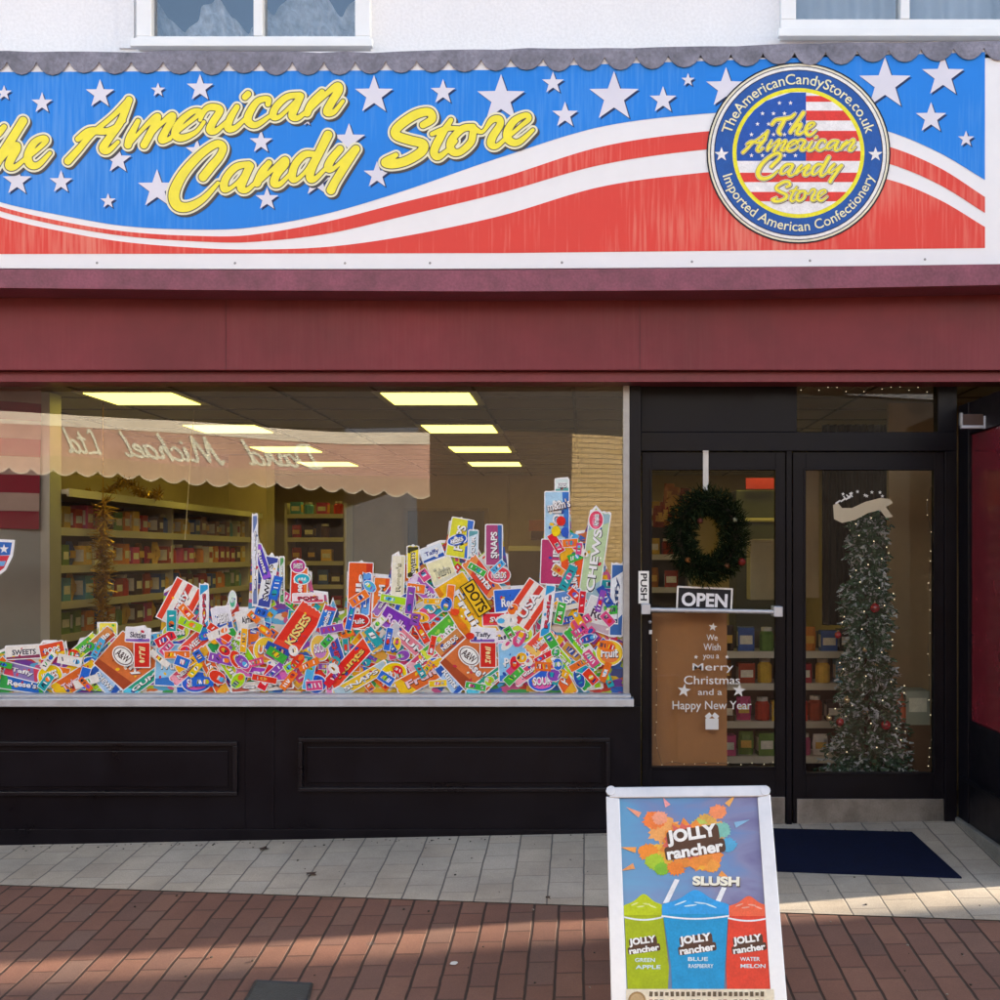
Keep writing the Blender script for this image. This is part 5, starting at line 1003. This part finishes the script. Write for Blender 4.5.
def cup(name, xl, xr_, xbl, xbr, yt, ydome, c, cd, lx, ly, s, t1, t2):
    b = B(); w = xr_-xl; m = (xl+xr_)/2
    pp(b, ([(xl+w*i/24, yt-(yt-ydome)*(.35*math.sin(math.pi*i/24)**.6+.65*math.exp(-((i-12)/4.6)**2))+1) for i in range(25)]+[(xr_, yt+12), (xl, yt+12)])[::-1], c)
    pp(b, [(xl+1, yt+10), (xr_-1, yt+10), (xbr+1, yt+62), (xbr, 989), (xbl, 989), (xbl-1, yt+62)][::-1], cd)
    rim = [(xl-.5+w*1.01*i/14, yt+11+3*math.sin(math.pi*i/14)) for i in range(15)]; pp(b, rim[::-1]+[(x, y+1.6) for x, y in rim] if False else ([(x, y) for x, y in rim]+[(x, y+1.7) for x, y in rim[::-1]])[::-1], 'E8F0F0')
    rim2 = [(xl+w*i/14, yt-1-4*math.sin(math.pi*i/14)) for i in range(15)]
    for k_ in range(4): a = m+(k_-1.5)*w*.15; pp(b, ell(a, yt-1+2.5*(k_ % 2), w*.10, .8, 10, -14*(k_-1.5))[::-1], 'C8E8F0' if c == '3AA0E0' else ('E0E890' if c == 'C0D020' else 'F8A890'))
    jolly(b, lx, ly, s, 8)
    for j, t in enumerate((t1, t2)):
        O[0] += .00012; vs, fs = text_px(t, lx+2+3*j, ly+15+7*j, 20+5*j, 4, 0, bold=.02); b.add([onb(x, y, O[0]) for x, y in vs], fs, col('D8E8E8'))
    b.build(name, poster)
b = B()
for (x0_, y0_, x1_, y1_) in ((677, 879, 666, 903), (724, 887, 717, 904)): pp(b, [(x0_-2.2, y0_), (x0_+2.5, y0_+.8), (x1_+2.5, y1_), (x1_-3, y1_)][::-1], 'E8ECF0')
b.build('straw_print', poster)
cup('cup_print', 623.5, 664, 627.5, 668, 905, 893, 'C0D020', 'A8B81C', 643, 945, .56, 'GREEN', 'APPLE'); cup('cup_print', 727.5, 770, 727, 773, 906, 895, 'F06A48', 'E04A34', 748, 944, .60, 'WATER', 'MELON'); cup('cup_print', 662, 729, 672, 724, 904, 889, '3AA0E0', '2A98CC', 696, 944, .66, 'BLUE', 'RASPBERRY')
b = B(); pp(b, [(626, 989), (774, 989), (776, 1036), (626, 1036)][::-1], 'E8DCC0'); pp(b, ell(637, 1001, 9, 9.5, 20)[::-1], 'A88858'); pp(b, ell(637, 1001, 7, 7.5, 20)[::-1], 'C8A878')
for j in range(2):
    for i in range(22):
        x = 651+i*5.3; y = 994+j*8; pp(b, rrect(x, y, 3.4, rs_.choice([3.5, 4.5, 5]), rs_.uniform(-5, 5))[::-1], rs_.choice(['7A6A50', '8A5A40', 'C07858', '507898']) if j else '6A5A44')
b.build('footer_print', poster)

# ================================================================== across the street (seen mirrored in the glass) and unseen neighbours, those on the right added to shape the sun
def MX(px, py, Yv): p = P(px, py, Yv); return Vector((p.x, 2*YG-p.y, p.z))
def Yv(px, off=0): return 18.76/(1-.000359*(px-585))-off
opp = thing('opposite_building', 'opposite shop building with pale upper storey and pale brick pier across the street', 'building', (-2, -5.5, -.3))
M_opd = brickwall('dark_brick', (.045, .035, .03), (.06, .04, .035), (.05, .045, .04)); M_opb = brickwall('golden_brick', (.68, .50, .24), (.78, .60, .34), (.30, .23, .14))
def owall(a0, a1, z0, z1, m, name, off=0):
    b = B(); p = MX(a0, 500, Yv(a0, off)); q = MX(a1, 500, Yv(a1, off)); n = Vector((q.y-p.y, -(q.x-p.x), 0)).normalized()
    if n.y > 0: n = -n
    p2, q2 = p+n*.5, q+n*.5; z = lambda v, h: Vector((v.x, v.y, h))
    vs = [z(p, z0), z(q, z0), z(q2, z0), z(p2, z0), z(p, z1), z(q, z1), z(q2, z1), z(p2, z1)]; b.add(vs, [(0, 3, 2, 1), (4, 5, 6, 7), (0, 1, 5, 4), (1, 2, 6, 5), (2, 3, 7, 6), (3, 0, 4, 7)], m); return b.build(name, opp)
zs_ = 3.5
owall(-900, 345, -.6, zs_, mat('dark_shopfront', (.03, .022, .018), rough=.4), 'shopfront'); owall(345, 418, -.6, 3.5, mat('blue_white_pilaster', (.13, .15, .20), rough=.6), 'pilaster'); owall(418, 570, -.6, 3.5, mat('brown_shopfront', (.10, .065, .045), rough=.6), 'shopfront'); owall(570, 640, -.6, 3.5, M_opb, 'brick_pier'); owall(640, 1500, -.6, 3.5, mat('dark_shopfront', (.03, .022, .018)), 'shopfront')
owall(-900, 1500, 3.5, 4.5, mat('dark_reflection_band', (.03, .025, .025), rough=.6), 'fascia_board', off=-.05); owall(-900, 1500, 4.5, 7.6, mat('pale_bounce_render', (.66, .70, .78), rough=.9), 'upper_storey')  # dark band invented to keep the reflection dark; storey pale to bounce sun
# awning
aw_ = thing('awning', 'pink shop awning with scalloped edge and cream lettering across the street', 'awning', tuple(MX(200, 500, Yv(200))))
M_pink = mat('pink_canvas', (.85, .53, .42), rough=.8, var=.15, vs=2, trans=.25); M_val = mat('peach_canvas', (.88, .64, .48), rough=.8, var=.12, vs=2, trans=.25)
n = 74; ax = [-240+(430+240)*i/n for i in range(n+1)]
def yt_(x): return 414+24*(x/430)
def yb_(x): return 462+29*(x/430) if x > 0 else 462+29*(x/430)
b = B(); vs = []; fs = []
for x in ax: vs += [MX(x, yt_(x), Yv(x)), MX(x, yb_(x)-11, Yv(x, .72))]
for i in range(n): fs.append((2*i, 2*i+1, 2*i+3, 2*i+2))
b.add(vs, fs, M_pink)
vs = []; M_ct = mat('cream_canvas', (.88, .80, .66), rough=.8)
for x in ax: vs += [MX(x, yt_(x)-3, Yv(x, .02)), MX(x, yt_(x)+9, Yv(x, .19))]
b.add(vs, fs, M_ct)
vs = [MX(430, yt_(430), Yv(430)), MX(430, yb_(430)-11, Yv(430, .72)), MX(430, yb_(430)-9, Yv(430))]; b.add(vs, [(0, 1, 2)], M_pink); b.build('canopy', aw_)
b = B(); vs = []; fs = []; n2 = 670
for i in range(n2+1):
    x = -240+670*i/n2; u = ((x+240) % 22.4)/22.4; vs += [MX(x, yb_(x)-11, Yv(x, .722)), MX(x, yb_(x)+2+6*math.sin(math.pi*u)**.8, Yv(x, .722))]
for i in range(n2): fs.append((2*i, 2*i+1, 2*i+3, 2*i+2))
b.add(vs, fs, M_val); b.build('valance', aw_)
b = B(); vs = []; fs = []
for i in range(n2+1):
    x = -240+670*i/n2; u = ((x+240) % 22.4)/22.4; yy = yb_(x)+2+6*math.sin(math.pi*u)**.8; vs += [MX(x, yy-1.2, Yv(x, .726)), MX(x, yy+.4, Yv(x, .726))]
for i in range(n2): fs.append((2*i, 2*i+1, 2*i+3, 2*i+2))
b.add(vs, fs, mat('cream_trim', (.8, .74, .6), rough=.8)); b.build('valance_trim', aw_)
SC = {'D': (1.75, [[(.3,.1),(.45,1),(.55,1.9)], [(0,.15),(.6,0),(1.4,.4),(1.6,1.2),(1.1,1.9),(.3,1.95)]]), 'a': (1.05, [[(.8,.85),(.45,1),(.05,.5),(.2,.02),(.6,.25),(.82,.95)], [(.82,.95),(.75,.15),(1.05,.12)]]),
 'v': (1.0, [[(0,.85),(.2,.95),(.3,.05),(.75,.5),(.85,1),(1.05,.9)]]), 'i': (.5, [[(.05,.4),(.2,1),(.18,.12),(.5,.12)], [(.25,1.4),(.3,1.5)]]), 'd': (1.05, [[(.8,.85),(.45,1),(.05,.5),(.2,.02),(.6,.25),(.85,1)], [(1,2),(.85,1),(.78,.12),(1.05,.12)]]),
 'M': (2.1, [[(-.2,.2),(0,0),(.3,1),(.5,1.95)], [(.5,1.95),(.6,1),(.75,.1)], [(.75,.1),(1.1,1.1),(1.45,1.95)], [(1.45,1.95),(1.5,1),(1.6,.1),(2,.15)]]), 'c': (.85, [[(.7,.8),(.4,1),(.03,.5),(.25,.02),(.85,.2)]]),
 'h': (1.0, [[(.4,2),(.2,1),(.05,0)], [(.1,.3),(.4,.9),(.62,.85),(.6,.15),(.95,.12)]]), 'e': (.85, [[(.05,.4),(.6,.7),(.5,1),(.12,.8),(.05,.3),(.3,.02),(.85,.2)]]), 'l': (.6, [[(.5,2),(.2,1),(.1,.2),(.3,.02),(.6,.2)]]),
 'L': (1.3, [[(.8,1.7),(.55,2),(.35,1.5),(.2,.4),(0,.02),(.5,.12),(1.2,.0)]]), 't': (.65, [[(.4,1.7),(.2,.8),(.12,.2),(.3,.02),(.6,.2)], [(-.05,1.15),(.6,1.25)]])}
b = B(); m_ = mat('cream_letters', (.90, .90, .72), rough=.9, spec=.05)
for (w_, x0_, x1_) in (('David', 322, 238), ('Michael', 222, 118), ('Ltd', 100, 58)):
    st_ = []; cx_ = 0
    for ch in w_:
        adv, ss = SC[ch]
        for q in ss: st_.append([((cx_+a+c*.35)*10, -c*10, 1.15) for a, c in q])
        cx_ += adv
    L_ = max(p[0] for q in st_ for p in q)+2; Fd = field(st_, -6, -26, L_+4, 6, .5); g_, fs = contour(Fd, -6, -26, .5); vs = []
    for (gx, gy) in g_:
        px = x0_+(x1_-x0_)*gx/L_; v = .90+.60*(gy/20); ya, yb2 = yt_(px), yb_(px)-11; A = MX(px, ya, Yv(px)); Bq = MX(px, yb2, Yv(px, .72)); vs.append(A+(Bq-A)*v+Vector((0.0, .008, .002)))
    b.add(vs, fs, m_)
b.build('awning_lettering', aw_)
# unseen blocks added on the right, with a made-up slanting gap passing a sun sliver
s0, s1 = G(280, 941), G(1000, 884); AZ = math.atan2(s1.y-s0.y, s1.x-s0.x); EL = R(18)
dx, dy = math.cos(AZ), math.sin(AZ)
xs_ = s0.x+(6.5-s0.y)/dy*dx          # where the sliver's middle crosses the building line
hw = .21/dy
def block(name, x0b, x1b, lbl, slant0, slant1, dep=5.0, h=7.4):
    o = thing(name, lbl, 'building', ((x0b+x1b)/2, 6.5, 0)); b = B(); t = dep/dy*dx
    a = [(x0b, 6.5), (x1b, 6.5), (x1b+(t if slant1 else 0), 6.5+dep), (x0b+(t if slant0 else 0), 6.5+dep)]; vs = [(x, y, -.7) for x, y in a]+[(x, y, h) for x, y in a]
    b.add(vs, [(0, 3, 2, 1), (4, 5, 6, 7), (0, 1, 5, 4), (1, 2, 6, 5), (2, 3, 7, 6), (3, 0, 4, 7)], M_wallup); b.build('wall', o)
block('unseen_building', 3.1, xs_-hw, 'added unseen block right of the shop, its slanted end edging the sun sliver', False, True)
block('unseen_building', xs_+hw, 48, 'added unseen block farther right, shading the paving beyond the sun sliver', True, False, 7.0)
block('unseen_building', -30, -5.4, 'plain white terrace to the left of the shop', False, False, 7.0)

# ================================================================== light, sky, camera
w = bpy.data.worlds.new('World'); S.world = w; w.use_nodes = True; n = w.node_tree.nodes; l = w.node_tree.links
sky = n.new('ShaderNodeTexSky'); sky.sky_type = 'NISHITA'; sky.sun_disc = False; sky.sun_elevation = EL; sky.sun_rotation = math.pi/2-AZ; sky.air_density = 1.0; sky.dust_density = 1.5
l.new(sky.outputs[0], n['Background'].inputs[0]); n['Background'].inputs[1].default_value = .10
ld = bpy.data.lights.new('sun', 'SUN'); ld.energy = 5; ld.angle = R(1.2); ld.color = (1, .86, .68); lo = bpy.data.objects.new('sun', ld); link(lo)
d = Vector((math.cos(AZ)*math.cos(EL), math.sin(AZ)*math.cos(EL), math.sin(EL))); lo.rotation_euler = d.to_track_quat('Z', 'Y').to_euler(); lo.location = (10, 3, 12)
cd = bpy.data.cameras.new('camera'); co = bpy.data.objects.new('camera', cd); link(co); co.location = (0, 0, EYE); co.rotation_euler = (R(90), 0, 0)
cd.sensor_width = 36; cd.sensor_fit = 'HORIZONTAL'; cd.lens = 36*F/1000; cd.shift_x = -(XC-500)/1000; cd.shift_y = (YH-500)/1000; cd.clip_start = .05; cd.clip_end = 500
S.camera = co
S.view_settings.view_transform = 'Standard'; S.view_settings.look = 'None'; S.view_settings.gamma = 1; S.view_settings.exposure = 2.3
S.cycles.use_denoising = True; S.cycles.max_bounces = 8; S.cycles.transparent_max_bounces = 12; S.cycles.caustics_reflective = False; S.cycles.caustics_refractive = False; S.cycles.sample_clamp_indirect = 4
